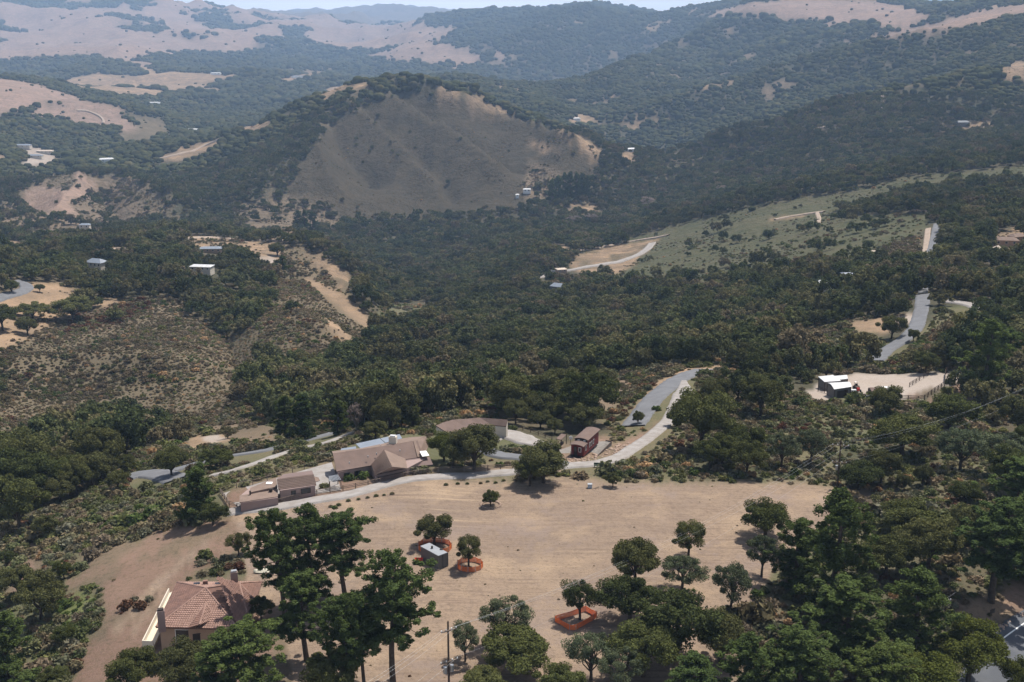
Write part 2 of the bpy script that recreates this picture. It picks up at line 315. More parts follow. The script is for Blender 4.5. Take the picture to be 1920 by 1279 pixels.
(SPARSE,[(56,1015),(66,995),(80,1000),(74,1025),(78,1060),(64,1070),(56,1045)]),
(TILLED,[(430,962),(520,945),(640,925),(740,903),(840,895),(960,902),(1070,893),(1150,903),(1280,908),(1400,903),(1500,905),(1555,915),(1600,918),(1655,922),(1650,935),(1560,945),(1560,990),(1500,1030),(1450,1070),(1430,1100),(1420,1150),(1400,1200),(1500,1400),(560,1400),(540,1200),(470,1130),(460,1050),(450,1000)]),
(GREEN,[(840,893),(960,892),(1000,897),(960,902),(850,901)]),
(SPARSE,[(1370,1150),(1450,1120),(1500,1200),(1500,1279),(1380,1279),(1320,1200)]),
(DRY,[(345,830),(370,815),(420,815),(450,825),(400,835),(360,850)]),
(PALE,[(375,820),(400,816),(430,822),(395,832)]),
(SPARSE,[(380,800),(450,785),(510,800),(520,830),(450,830),(420,815)]),
(SLOPE,[(0,860),(60,830),(110,835),(60,850),(10,875)]),
(SLOPE,[(1100,850),(1140,860),(1200,830),(1250,800),(1290,770),(1270,765),(1200,812),(1130,842)]),
(DRY,[(1165,800),(1200,750),(1230,715),(1285,690),(1390,682),(1390,690),(1300,698),(1250,716),(1215,755),(1185,800)]),
(SLOPE,[(1080,715),(1140,708),(1190,720),(1150,722)]),
(TILLED,[(820,878),(960,872),(1060,862),(1060,880),(960,885),(830,888)]),
(SLOPE,[(1780,1130),(1850,1120),(1900,1100),(1990,1080),(1990,1140),(1930,1150),(1870,1185),(1800,1170)]),
(DRY,[(1800,1140),(1850,1130),(1890,1135),(1860,1170),(1830,1165)]),
(THICKET,[(1480,1120),(1600,1040),(1700,960),(1780,930),(1990,900),(1990,1080),(1900,1090),(1790,1130),(1780,1180),(1740,1300),(1440,1300)]),
(RED,[(1740,955),(1790,945),(1810,960),(1760,975)]),
(FOREST,[(-60,900),(0,860),(60,855),(120,870),(200,900),(170,930),(80,950),(60,990),(30,1010),(-60,1010)]),
(FOREST,[(60,850),(100,815),(200,800),(330,810),(350,830),(250,850),(200,900),(110,870)]),
(FOREST,[(450,700),(560,690),(640,700),(760,760),(780,800),(740,810),(640,800),(500,790),(455,765)]),
(FOREST,[(940,760),(1000,745),(1080,760),(1130,790),(1150,810),(1060,830),(1000,820),(930,800)]),
(FOREST,[(1480,740),(1380,760),(1370,700),(1400,690),(1530,690),(1560,700),(1520,730)]),
(THICKET,[(1560,850),(1640,820),(1700,800),(1760,840),(1800,900),(1700,930),(1640,930),(1600,905)]),
(THICKET,[(1290,850),(1400,820),(1480,840),(1470,890),(1400,903),(1290,903)]),
(FOREST,[(1840,640),(1990,620),(1990,860),(1880,840),(1830,780),(1820,720)]),
]
HILL, MEADOW = 12, 13
COVER = [c for c in COVER]
code = np.zeros(DD.shape, np.int8)
# the boundaries wander: look the outlines up at slightly displaced positions
jx = (fbm(AA * 457, LL * 140, 3) - .5) * 0.007; jy = (fbm(AA * 457 + 77, LL * 140 + 13, 3) - .5) * 0.022
QA = AA + jx; QL = LL + jy
# far ranges: open grass on the crests and sunny sides, oaks in the folds
gn = fbm(XX / 650 + 4, YY / 650 + 7, 5)
rel = ridged(wx / 1150 + 3, wy / 1150 + 8, 5)
left_far = (DD > 5800) & (AA < az_dep(800, 100)[0])
code[left_far & (rel * 1.0 + gn * 0.9 > 1.05)] = PINK
code[(DD > 11500)] = SPARSE
code[(DD > 3900) & (DD <= 5800) & (AA < az_dep(700, 100)[0]) & (gn > 0.66)] = DRY
code[(DD > 1600) & (DD <= 3900) & (gn > 0.76) & (AA < az_dep(560, 100)[0])] = DRY
code[(DD > 2100) & (DD < 9000) & (AA > az_dep(560, 100)[0]) & (fbm(XX / 130, YY / 130, 4) > 0.70)] = SPARSE
code[(DD > 2100) & (DD < 9000) & (AA > az_dep(560, 100)[0]) & (fbm(XX / 90 + 31, YY / 90 + 5, 4) > 0.765)] = DRY
for c, poly in COVER:
    fp = footprint(poly); fa = [p[0] for p in fp]; fl = [p[1] for p in fp]
    i0, i1 = np.searchsorted(AZ, min(fa) - .02), np.searchsorted(AZ, max(fa) + .02); j0, j1 = np.searchsorted(LD, min(fl) - .03), np.searchsorted(LD, max(fl) + .03)
    sl = (slice(i0, i1), slice(j0, j1))
    sub = code[sl]; sub[inpoly(QA[sl], QL[sl], fp)] = c
sl_ = (code == SLOPE) & (fbm(XX / 9 + 3, YY / 9 + 8, 4) > .565); code[sl_] = SPARSE
code[(code == DRY) & (DD > 700) & (DD < 1300) & (fbm(XX / 16, YY / 34, 4) > .61)] = BROWN
print('cover', round(time.time() - T0, 1))
def code_at(x, y):
    a = np.arctan2(x, y); l = np.log(np.hypot(x, y))
    ia = np.clip(np.round(np.interp(a, AZ, np.arange(len(AZ)))).astype(int), 0, len(AZ) - 1); il = np.clip(np.round((l - LD[0]) / (LD[1] - LD[0])).astype(int), 0, len(LD) - 1)
    return code[ia, il]

# ---------------------------------------------------------------- mesh and object helpers
def mesh_np(name, co, faces, mat=None, smooth_=False):
    """faces: int array (n, k)"""
    me = bpy.data.meshes.new(name); co = np.asarray(co, np.float32); faces = np.asarray(faces, np.int32)
    me.vertices.add(len(co)); me.vertices.foreach_set('co', co.ravel())
    k = faces.shape[1]; me.loops.add(faces.size); me.loops.foreach_set('vertex_index', faces.ravel())
    me.polygons.add(len(faces)); me.polygons.foreach_set('loop_start', np.arange(0, faces.size, k, dtype=np.int32))
    if smooth_: me.polygons.foreach_set('use_smooth', np.ones(len(faces), bool))
    me.update(calc_edges=True)
    if mat: me.materials.append(mat)
    return me
def link(name, data, parent=None, loc=None, rz=0, **kw):
    o = bpy.data.objects.new(name, data); COL.objects.link(o)
    if loc is not None: o.location = [float(v) for v in loc]
    if rz: o.rotation_euler = (0, 0, rz)
    if parent: o.parent = parent
    for k, v in kw.items(): o[k] = v
    return o
def thing(name, label, cat, loc=(0, 0, 0), rz=0, group=None):
    o = link(name, None, None, loc, rz, label=label, category=cat)
    if group: o['group'] = group
    return o

# ---------------------------------------------------------------- materials
def mat(name, col, rough=0.9, spec=0.2, noise=None, bump=None, metal=0.0):
    """plain procedural surface: colour varied by noise=(scale, other colour, amount), bump=(scale, strength)"""
    m = bpy.data.materials.new(name); m.use_nodes = True; nt = m.node_tree; b = nt.nodes['Principled BSDF']
    b.inputs['Base Color'].default_value = (*col, 1); b.inputs['Roughness'].default_value = rough
    b.inputs['Specular IOR Level'].default_value = spec; b.inputs['Metallic'].default_value = metal
    tc = nt.nodes.new('ShaderNodeTexCoord')
    if noise:
        nz = nt.nodes.new('ShaderNodeTexNoise'); nz.inputs['Scale'].default_value = noise[0]; nz.inputs['Detail'].default_value = 5
        nt.links.new(tc.outputs['Object'], nz.inputs['Vector'])
        r = nt.nodes.new('ShaderNodeMapRange'); r.inputs[1].default_value = .38; r.inputs[2].default_value = .62; r.inputs[4].default_value = noise[2]
        nt.links.new(nz.outputs['Fac'], r.inputs[0])
        mx = nt.nodes.new('ShaderNodeMix'); mx.data_type = 'RGBA'; mx.inputs[6].default_value = (*col, 1); mx.inputs[7].default_value = (*noise[1], 1)
        nt.links.new(r.outputs[0], mx.inputs[0]); nt.links.new(mx.outputs[2], b.inputs['Base Color'])
    if bump:
        nz = nt.nodes.new('ShaderNodeTexNoise'); nz.inputs['Scale'].default_value = bump[0]; nt.links.new(tc.outputs['Object'], nz.inputs['Vector'])
        bp = nt.nodes.new('ShaderNodeBump'); bp.inputs['Strength'].default_value = bump[1]; bp.inputs['Distance'].default_value = .1
        nt.links.new(nz.outputs['Fac'], bp.inputs['Height']); nt.links.new(bp.outputs[0], b.inputs['Normal'])
    return m

# ground colours by cover class: base albedo, second albedo (patches), third (fine specks)
PAL = {FOREST: ((.060,.058,.038), (.105,.085,.058), (.035,.040,.025)),
 GREEN: ((.100,.100,.055), (.140,.118,.072), (.070,.078,.040)),
 BROWN: ((.112,.092,.060), (.145,.113,.076), (.085,.075,.048)),
 DRY: ((.32,.22,.14), (.20,.145,.098), (.13,.10,.07)),
 PALE: ((.34,.29,.25), (.30,.245,.20), (.27,.23,.195)),
 TILLED: ((.262,.193,.138), (.208,.156,.119), (.150,.113,.088)),
 PINK: ((.29,.20,.155), (.215,.155,.12), (.15,.115,.088)),
 LUSH: ((.100,.120,.045), (.16,.165,.07), (.07,.10,.03)),
 RED: ((.075,.052,.038), (.10,.066,.048), (.05,.038,.028)),
 SPARSE: ((.130,.102,.072), (.175,.130,.090), (.080,.070,.045)),
 SLOPE: ((.178,.117,.088), (.215,.145,.108), (.110,.088,.055)),
 THICKET: ((.070,.070,.040), (.105,.090,.058), (.045,.05,.028)),
 HILL: ((.054,.045,.030), (.068,.055,.037), (.040,.036,.024)), MEADOW: ((.070,.072,.040), (.092,.084,.050), (.050,.056,.030))}
pal = np.array([[PAL[i][k] for k in range(3)] for i in range(14)])
def blurcol(c):
    for ax in (0, 1):
        c = (np.roll(c, 1, ax) + 2 * c + np.roll(c, -1, ax)) / 4
    return c
cols = []
for k in range(3):
    c = pal[code, k]; cols.append(blurcol(c))
na, nl = DD.shape
idx = np.arange(na * nl).reshape(na, nl)
tf = np.stack([idx[:-1, :-1], idx[1:, :-1], idx[1:, 1:], idx[:-1, 1:]], -1).reshape(-1, 4)
gm = bpy.data.materials.new('ground'); gm.use_nodes = True
nt = gm.node_tree; b = nt.nodes['Principled BSDF']; b.inputs['Roughness'].default_value = 1; b.inputs['Specular IOR Level'].default_value = 0.05
N = nt.nodes.new; L = nt.links.new
geo = N('ShaderNodeNewGeometry')
def attr(n): a = N('ShaderNodeAttribute'); a.attribute_name = n; return a
def noise_n(scale, det=4, rough=.55, vec=None):
    q = N('ShaderNodeTexNoise'); q.inputs['Scale'].default_value = scale; q.inputs['Detail'].default_value = det; q.inputs['Roughness'].default_value = rough
    L(vec or geo.outputs['Position'], q.inputs['Vector']); return q.outputs['Fac']
def rng_n(v, a, b_, c=0, d=1):
    q = N('ShaderNodeMapRange'); q.inputs[1].default_value = a; q.inputs[2].default_value = b_; q.inputs[3].default_value = c; q.inputs[4].default_value = d
    L(v, q.inputs[0]); return q.outputs[0]
def mix_n(f, a, c, typ='MIX'):
    q = N('ShaderNodeMix'); q.data_type = 'RGBA'; q.blend_type = typ
    for s, v in ((0, f), (6, a), (7, c)):
        if hasattr(v, 'is_linked') or hasattr(v, 'node'): L(v, q.inputs[s])
        elif s == 0: q.inputs[0].default_value = v
        else: q.inputs[s].default_value = (*v, 1)
    return q.outputs[2]
def math_n(op, a, c):
    q = N('ShaderNodeMath'); q.operation = op
    for i, v in enumerate((a, c)):
        if hasattr(v, 'node'): L(v, q.inputs[i])
        else: q.inputs[i].default_value = v
    return q.outputs[0]
near = attr('near').outputs['Fac']
A1, A2, A3 = [attr('c%d' % k).outputs['Color'] for k in (1, 2, 3)]
patch = rng_n(math_n('ADD', math_n('MULTIPLY', noise_n(.035, 6, .65), .7), math_n('MULTIPLY', noise_n(.006, 4), .3)), .42, .58)
c = mix_n(patch, A1, A2)
spk = rng_n(noise_n(.9, 6, .8), .50, .64)
spf = rng_n(noise_n(.11, 6, .8), .50, .60)
speck = N('ShaderNodeMix'); L(near, speck.inputs[0]); L(spf, speck.inputs[2]); L(spk, speck.inputs[3])
c = mix_n(math_n('MULTIPLY', speck.outputs[0], .75), c, A3)
# mowing lines over the cleared lot
mp = N('ShaderNodeMapping'); mp.inputs['Rotation'].default_value = (0, 0, math.radians(-14)); mp.inputs['Scale'].default_value = (.05, 1.0, 1)
L(geo.outputs['Position'], mp.inputs[0])
ln = noise_n(1.9, 5, .75, mp.outputs[0])
til = attr('tilled').outputs['Fac']
c = mix_n(math_n('MULTIPLY', rng_n(ln, .50, .64), math_n('MULTIPLY', til, .85)), c, (.165, .120, .092))
mp3 = N('ShaderNodeMapping'); mp3.inputs['Rotation'].default_value = (0, 0, math.radians(38)); mp3.inputs['Scale'].default_value = (.04, .7, 1)
L(geo.outputs['Position'], mp3.inputs[0]); c = mix_n(math_n('MULTIPLY', math_n('MULTIPLY', rng_n(noise_n(.9, 4, .7, mp3.outputs[0]), .52, .66), rng_n(noise_n(.018, 3), .48, .56)), math_n('MULTIPLY', til, .7)), c, (.36, .27, .18))
c = mix_n(math_n('MULTIPLY', rng_n(noise_n(.09, 5, .6), .50, .66), math_n('MULTIPLY', til, .55)), c, (.35, .258, .172))
c = mix_n(math_n('MULTIPLY', rng_n(noise_n(2.2, 5, .85), .54, .66), math_n('MULTIPLY', til, .8)), c, (.10, .076, .056))  # dark specks: small shadows of dry tufts put into the ground colour
c = mix_n(math_n('MULTIPLY', rng_n(noise_n(.05, 6, .75), .52, .60), math_n('MULTIPLY', til, .45)), c, (.21, .165, .145))
L(c, b.inputs['Base Color'])
bp = N('ShaderNodeBump'); bp.inputs['Strength'].default_value = .7; bp.inputs['Distance'].default_value = .25
L(noise_n(1.7, 5, .7), bp.inputs['Height'])
bp2 = N('ShaderNodeBump'); bp2.inputs['Distance'].default_value = 6
L(rng_n(near, 0, 1, .9, 0), bp2.inputs['Strength']); L(noise_n(.07, 5, .7), bp2.inputs['Height']); L(bp.outputs[0], bp2.inputs['Normal'])
L(bp2.outputs[0], b.inputs['Normal'])
me = mesh_np('terrain', np.stack([XX, YY, ZZ], -1).reshape(-1, 3), tf, gm, True)
for k in range(3):
    at = me.attributes.new('c%d' % (k + 1), 'FLOAT_COLOR', 'POINT')
    at.data.foreach_set('color', np.c_[cols[k].reshape(-1, 3), np.ones(na * nl)].astype(np.float32).ravel())
for nm, arr in (('near', 1 - smooth(450, 1200, DD)), ('tilled', blurcol((code == TILLED).astype(float)))):
    at = me.attributes.new(nm, 'FLOAT', 'POINT'); at.data.foreach_set('value', arr.astype(np.float32).ravel())
link('ground', me, kind='structure')
print('ground', round(time.time() - T0, 1))

# ---------------------------------------------------------------- haze: one closed box of even, pale air
hm = bpy.data.materials.new('haze'); hm.use_nodes = True; ht = hm.node_tree; ht.nodes.remove(ht.nodes['Principled BSDF'])
pv = ht.nodes.new('ShaderNodeVolumePrincipled'); pv.inputs['Density'].default_value = HAZE if 'HAZE' in globals() else 0.70e-4
pv.inputs['Color'].default_value = (.47, .68, 1.0, 1); pv.inputs['Anisotropy'].default_value = 0.0
ht.links.new(pv.outputs[0], ht.nodes['Material Output'].inputs['Volume'])
zlo = float(ZZ.min()) - 3; zhi = max(float(ZZ.max()), CAM_H) + 60
bx_ = [(x, y, z) for z in (zlo, zhi) for x, y in ((-21500, -60), (21500, -60), (21500, 21600), (-21500, 21600))]
hz = link('haze', mesh_np('haze', bx_, [(3, 2, 1, 0), (4, 5, 6, 7), (0, 1, 5, 4), (1, 2, 6, 5), (2, 3, 7, 6), (3, 0, 4, 7)], hm), kind='stuff')

# ================================================================ roads, paths and drives (draped strips)
asphalt = mat('asphalt', (.125,.127,.135), .9, .2, (.35, (.155,.157,.165), .8), (9, .3))
asphalt_new = mat('dark_asphalt', (.085,.09,.10), .9, .2, (.3, (.11,.115,.125), .8), (9, .3))
gravel = mat('gravel', (.30,.28,.265), 1, .1, (.6, (.245,.22,.20), .9), (6, .6))
sandy = mat('sandy_track', (.34,.275,.22), 1, .1, (.5, (.27,.21,.165), .9), (5, .6))
paint_white = mat('road_paint', (.75,.75,.72), .7, .3)
KEEP = []      # (x, y, r) circles kept free of plants
PROT = []      # photo outlines of things that must stay in view
def strip(name, px, width, m, lift=.10, keep=True, taper=None):
    g = np.array([ground(a, b)[:2] for a, b in px])
    # resample smoothly
    seg = np.r_[0, np.cumsum(np.hypot(*np.diff(g, axis=0).T))]; step = max(.8, np.hypot(*g.mean(0)) * .004)
    s = np.linspace(0, seg[-1], max(3, int(seg[-1] / step)))
    c = np.c_[np.interp(s, seg, g[:, 0]), np.interp(s, seg, g[:, 1])]
    for _ in range(5):
        c[1:-1] = (c[:-2] + 2 * c[1:-1] + c[2:]) / 4
    t = np.gradient(c, axis=0); t /= np.linalg.norm(t, axis=1)[:, None] + 1e-9; nrm = np.c_[-t[:, 1], t[:, 0]]
    w = np.full(len(c), width / 2.0) * (1 + .12 * (np.random.default_rng(len(px)).random(len(c)) - .5) * (keep is True))
    if taper: w = w * np.interp(s / s[-1], [0, .5, 1], taper)
    K = 7; offs = np.linspace(-1, 1, K)
    co = []
    D = np.hypot(c[:, 0], c[:, 1]); lf = lift + D * 0.0009
    zc_ = zat(c[:, 0], c[:, 1])
    for o in offs:
        p = c + nrm * (w * o)[:, None]; z = np.maximum(zat(p[:, 0], p[:, 1]), zc_ - .4 if lift > .05 else -1e9) + lf
        co.append(np.c_[p, z])
    for o in (-1.0, 1.0):                                     # shoulders turned down into the ground
        p = c + nrm * ((w + .5) * o)[:, None]; co.append(np.c_[p, zat(p[:, 0], p[:, 1]) - 1.2])
    co = np.stack([co[K]] + co[:K] + [co[K + 1]], 1); nn, k2 = co.shape[:2]
    idx = np.arange(nn * k2).reshape(nn, k2); f = np.stack([idx[:-1, :-1], idx[1:, :-1], idx[1:, 1:], idx[:-1, 1:]], -1).reshape(-1, 4)[:, ::-1]
    if keep:
        for q, ww in zip(c[::2], w[::2]): KEEP.append((q[0], q[1], ww + .8))
    return link(name, mesh_np(name, co.reshape(-1, 3), f, m), kind='structure')
strip('road', [(1186,800),(1212,765),(1238,737),(1265,716),(1290,703),(1320,694)], 5.6, asphalt)
strip('road', [(1282,716),(1284,735),(1276,752),(1266,768)], 5.0, gravel, .14, taper=(.25, 1.0, .8))
strip('road', [(1268,760),(1252,792),(1228,812),(1200,833),(1165,857),(1120,871),(1065,874),(1010,880),(961,887),(900,891),(800,896),(740,904),(640,932),(520,952),(428,962)], 3.1, gravel)
strip('driveway', [(905,842),(935,856),(988,860),(1030,866),(1060,873)], 3.4, asphalt, .14)
strip('courtyard', [(912,812),(950,812),(975,822),(1000,833),(1040,838)], 6.0, gravel, .12, taper=(.9, 1.1, .7))
strip('courtyard', [(905,835),(925,820),(950,816)], 4.5, gravel, .08)
strip('road', [(1757,421),(1753,440),(1750,452),(1744,474)], 4.2, asphalt)
strip('road', [(1743,478),(1738,500),(1733,530),(1730,552)], 3.6, asphalt, keep=None)
strip('road', [(1730,554),(1729,575),(1722,602),(1716,618),(1696,638),(1663,657),(1640,678)], 5.0, asphalt)
strip('path', [(1740,430),(1737,455),(1733,480),(1730,500)], 3.0, sandy, .04)
strip('road', [(1770,566),(1800,568),(1830,575),(1841,588),(1828,606)], 4.6, gravel)
strip('road', [(-40,574),(0,559),(34,551),(52,542),(49,533),(28,528)], 6.5, asphalt)
strip('road', [(243,896),(268,888),(300,890),(333,900)], 5.5, asphalt)
strip('road', [(325,884),(380,868),(434,856),(490,848),(530,838),(580,825),(626,813)], 3.6, asphalt)
strip('path', [(395,893),(430,886),(470,873),(510,858),(556,843),(613,831),(660,812)], 2.2, gravel)
strip('road', [(1003,523),(1034,514),(1090,504),(1140,495),(1190,482),(1212,470),(1223,457)], 7.0, gravel)
strip('path', [(1059,476),(1115,466),(1178,454),(1215,448),(1253,442)], 4.5, sandy)
strip('path', [(1453,413),(1490,405),(1522,400),(1545,398)], 4.0, sandy)
strip('path', [(1716,395),(1750,398),(1788,397)], 4.0, sandy)
strip('path', [(1532,400),(1536,410),(1534,420)], 3.0, sandy)
strip('path', [(345,450),(400,445),(440,449),(500,453),(540,452)], 5.0, sandy)
strip('path', [(180,476),(215,466),(247,468)], 4.0, sandy)
strip('path', [(300,298),(340,290),(380,272),(410,262)], 6.0, sandy)
strip('path', [(470,108),(520,92)], 5.0, sandy) if False else None
hw = strip('highway', [(1812,1345),(1846,1285),(1882,1236),(1915,1198),(1955,1166),(2040,1104)], 6.4, asphalt_new, .06)
strip('edge_line', [(1835,1238),(1875,1203),(1920,1171),(2000,1118)], .16, paint_white, .10, keep=None)
strip('path', [(1495,250),(1530,243),(1568,237),(1600,232),(1640,222),(1690,212)], 6, sandy)
strip('path', [(1640,165),(1655,180),(1652,198),(1650,205)], 5, sandy)
strip('path', [(145,208),(160,205),(180,215),(195,222),(192,232)], 5, sandy)
strip('path', [(1165,300),(1180,305),(1188,318)], 6, sandy)
print('roads', round(time.time() - T0, 1))

# ================================================================ plants
def ramp_leaf(name, colours, transl=.22, lo=.75, hi=1.3, scale=.8):
    """leaf surface: one of several leaf colours per plant, varied in clumps over the plant"""
    m = bpy.data.materials.new(name); m.use_nodes = True; nt = m.node_tree; out = nt.nodes['Material Output']; nt.nodes.remove(nt.nodes['Principled BSDF'])
    oi = nt.nodes.new('ShaderNodeObjectInfo'); cr = nt.nodes.new('ShaderNodeValToRGB'); cr.color_ramp.interpolation = 'LINEAR'
    el = cr.color_ramp.elements
    while len(el) < len(colours): el.new(.5)
    for i, c in enumerate(colours):
        el[i].position = i / (len(colours) - 1); el[i].color = (*c, 1)
    nt.links.new(oi.outputs['Random'], cr.inputs[0])
    geo = nt.nodes.new('ShaderNodeNewGeometry'); nz = nt.nodes.new('ShaderNodeTexNoise'); nz.inputs['Scale'].default_value = scale; nz.inputs['Detail'].default_value = 3
    nt.links.new(geo.outputs['Position'], nz.inputs['Vector'])
    mr = nt.nodes.new('ShaderNodeMapRange'); mr.inputs[1].default_value = .35; mr.inputs[2].default_value = .65; mr.inputs[3].default_value = lo; mr.inputs[4].default_value = hi
    nt.links.new(nz.outputs['Fac'], mr.inputs[0])
    n2 = nt.nodes.new('ShaderNodeTexNoise'); n2.inputs['Scale'].default_value = .012; n2.inputs['Detail'].default_value = 4; nt.links.new(geo.outputs['Position'], n2.inputs['Vector'])
    m2 = nt.nodes.new('ShaderNodeMapRange'); m2.inputs[1].default_value = .36; m2.inputs[2].default_value = .64; m2.inputs[3].default_value = .78; m2.inputs[4].default_value = 1.25; nt.links.new(n2.outputs['Fac'], m2.inputs[0])
    mm = nt.nodes.new('ShaderNodeMath'); mm.operation = 'MULTIPLY'; nt.links.new(mr.outputs[0], mm.inputs[0]); nt.links.new(m2.outputs[0], mm.inputs[1])
    vm = nt.nodes.new('ShaderNodeVectorMath'); vm.operation = 'SCALE'; nt.links.new(cr.outputs[0], vm.inputs[0]); nt.links.new(mm.outputs[0], vm.inputs['Scale'])
    d = nt.nodes.new('ShaderNodeBsdfDiffuse'); t = nt.nodes.new('ShaderNodeBsdfTranslucent'); mx = nt.nodes.new('ShaderNodeMixShader'); mx.inputs[0].default_value = transl
    nt.links.new(vm.outputs[0], d.inputs[0]); nt.links.new(vm.outputs[0], t.inputs[0])
    nt.links.new(d.outputs[0], mx.inputs[1]); nt.links.new(t.outputs[0], mx.inputs[2]); nt.links.new(mx.outputs[0], out.inputs[0])
    return m
oakleaf = ramp_leaf('oak_leaf', [(0.056,0.067,0.025), (0.073,0.083,0.028), (0.092,0.099,0.034), (0.109,0.109,0.042), (0.083,0.086,0.036)])
woodleaf = ramp_leaf('wood_leaf', [(0.055,0.069,0.030), (0.074,0.086,0.036), (0.090,0.102,0.040), (0.118,0.118,0.048), (0.151,0.133,0.063), (0.083,0.092,0.042), (0.172,0.134,0.082)], scale=.35)
pineleaf = ramp_leaf('pine_needle', [(0.051,0.073,0.025), (0.068,0.091,0.029), (0.084,0.106,0.031)], lo=.7, hi=1.5)
paleleaf = ramp_leaf('grey_green_leaf', [(0.092,0.110,0.059), (0.116,0.129,0.070)])
gumleaf = ramp_leaf('gum_leaf', [(0.090,0.104,0.025), (0.108,0.113,0.029)], .3)
limeleaf = ramp_leaf('bright_leaf', [(.070,.100,.030), (.085,.112,.034)], .3)
scrubleaf = ramp_leaf('scrub_leaf', [(0.079,0.095,0.040), (0.110,0.121,0.046), (0.152,0.149,0.057), (0.121,0.125,0.071), (0.179,0.140,0.081), (0.158,0.153,0.106), (0.100,0.114,0.044)], lo=.7, hi=1.35)
brownscrub = ramp_leaf('dry_scrub_leaf', [(0.106,0.104,0.056), (0.151,0.121,0.072), (0.185,0.140,0.090), (0.168,0.138,0.098), (0.134,0.114,0.062), (0.207,0.153,0.102)], lo=.7, hi=1.35)
redleaf = ramp_leaf('russet_leaf', [(.10,.050,.034), (.13,.075,.045)])
deadtwig = ramp_leaf('grey_twig', [(0.190,0.150,0.130), (0.210,0.165,0.140)], .05)
tawny = ramp_leaf('tawny_brush', [(0.300,0.190,0.100), (0.360,0.235,0.125)], .2)
bark = mat('bark', (.085,.066,.052), 1, .1, (3, (.055,.042,.034), .9), (12, .5))
palebark = mat('pale_bark', (.22,.19,.165), 1, .1, (3, (.15,.125,.105), .9), (12, .5))

def leaves(cen, rad, per, size, rng, up=0.0, lim=.45, elong=1.0):
    """small leaf-clump faces scattered through ellipsoidal lobes; returns verts, quads"""
    cen = np.asarray(cen, float); rad = np.asarray(rad, float)
    if rad.ndim == 1: rad = np.repeat(rad[:, None], 3, 1)
    n = len(cen) * per; c = np.repeat(cen, per, 0); r = np.repeat(rad, per, 0)
    d = rng.normal(size=(n, 3)); d /= np.linalg.norm(d, axis=1)[:, None]
    p = c + d * r * (rng.random(n)[:, None] ** lim)
    nrm = rng.normal(size=(n, 3)) + d * .9 + np.array([0, 0, up]); nrm /= np.linalg.norm(nrm, axis=1)[:, None]
    a = rng.normal(size=(n, 3)); a -= nrm * (a * nrm).sum(1)[:, None]; a /= np.linalg.norm(a, axis=1)[:, None]; b_ = np.cross(nrm, a)
    s = size * (.6 + .8 * rng.random(n))[:, None]; a = a * s * elong; b_ = b_ * s * .62
    v = np.stack([p - a, p - b_ * .9 + nrm * s * .15, p + a, p + b_], 1).reshape(-1, 3)
    f = np.arange(n * 4).reshape(n, 4)
    return v, f
def tube(path, radii, k=6):
    path = np.asarray(path, float); V = []; Fc = []
    for i, p in enumerate(path):
        t = path[min(i + 1, len(path) - 1)] - path[max(i - 1, 0)]; t = t / (np.linalg.norm(t) + 1e-9)
        a = np.cross(t, [0.31, .95, .05]); a /= np.linalg.norm(a); b_ = np.cross(t, a)
        for j in range(k):
            an = 2 * PI * j / k; V.append(p + radii[i] * (a * math.cos(an) + b_ * math.sin(an)))
    for i in range(len(path) - 1):
        for j in range(k):
            Fc.append((i * k + j, i * k + (j + 1) % k, (i + 1) * k + (j + 1) % k, (i + 1) * k + j))
    return np.array(V), np.array(Fc)
def join(parts):
    V = []; Fc = []; o = 0
    for v, f in parts: V.append(v); Fc.append(f + o); o += len(v)
    return np.concatenate(V), np.concatenate(Fc)
def limb(a, b_, r0, r1, rng, sag=.12):
    a = np.array(a, float); b_ = np.array(b_, float); L_ = np.linalg.norm(b_ - a); q = []
    for t in (0, .3, .6, 1):
        q.append(a + (b_ - a) * t + rng.normal(size=3) * L_ * .05 * (0 < t < 1) + np.array([0, 0, L_ * sag * math.sin(t * PI)]))
    return tube(q, [r0 + (r1 - r0) * t for t in (0, .3, .6, 1)], 5)
def make_oak(seed, R=4.0, H=7.0, lobes=30, per=620, leaf=.135, open_=0.0, trunkh=2.0, lean=0.0, flat=.75):
    """unit live oak: (crown verts/faces, trunk verts/faces); foot at the origin"""
    rng = np.random.default_rng(seed); cz = (H + trunkh) / 2; hz_ = (H - trunkh) / 2
    cen = []; rad = []
    ph = rng.random() * 6
    for i in range(lobes):
        zf = -.55 + 1.5 * (i + .5) / lobes; zf = min(zf, .93); an = i * 2.39996 + rng.normal() * .3 + ph
        rr = math.sqrt(max(.03, 1 - zf * zf)) * (.62 + .3 * rng.random()) * (1 + .18 * math.sin(2 * an + ph) + .1 * math.sin(3 * an))
        cen.append((R * rr * math.cos(an) + lean * zf, R * rr * math.sin(an), cz + hz_ * zf * .82 + rng.normal() * .12 * hz_))
        s = R * (.16 + .22 * rng.random()); rad.append((s, s, s * flat))
    if open_ < .5:
        for i in range(5): cen.append((rng.normal() * R * .25, rng.normal() * R * .25, cz + rng.normal() * hz_ * .2)); rad.append((R * .4, R * .4, hz_ * .4))
    crown = leaves(cen, rad, per, leaf, rng, up=.4, lim=.4)
    tr = [tube([(0, 0, -.8), (.05, .05, trunkh * .4), (lean * .1, -.05, trunkh), (lean * .2, .1, cz)], [R * .085, R * .07, R * .058, R * .03], 7)]
    for i in range(0, lobes, 3): tr.append(limb((lean * .1, 0, trunkh * (.6 + .5 * rng.random())), cen[i], R * .035, R * .008, rng))
    for i in range(1, lobes, 4): tr.append(limb((lean * .15, 0, trunkh + .2 * (cz - trunkh)), cen[i], R * .022, R * .006, rng))
    return crown, join(tr)
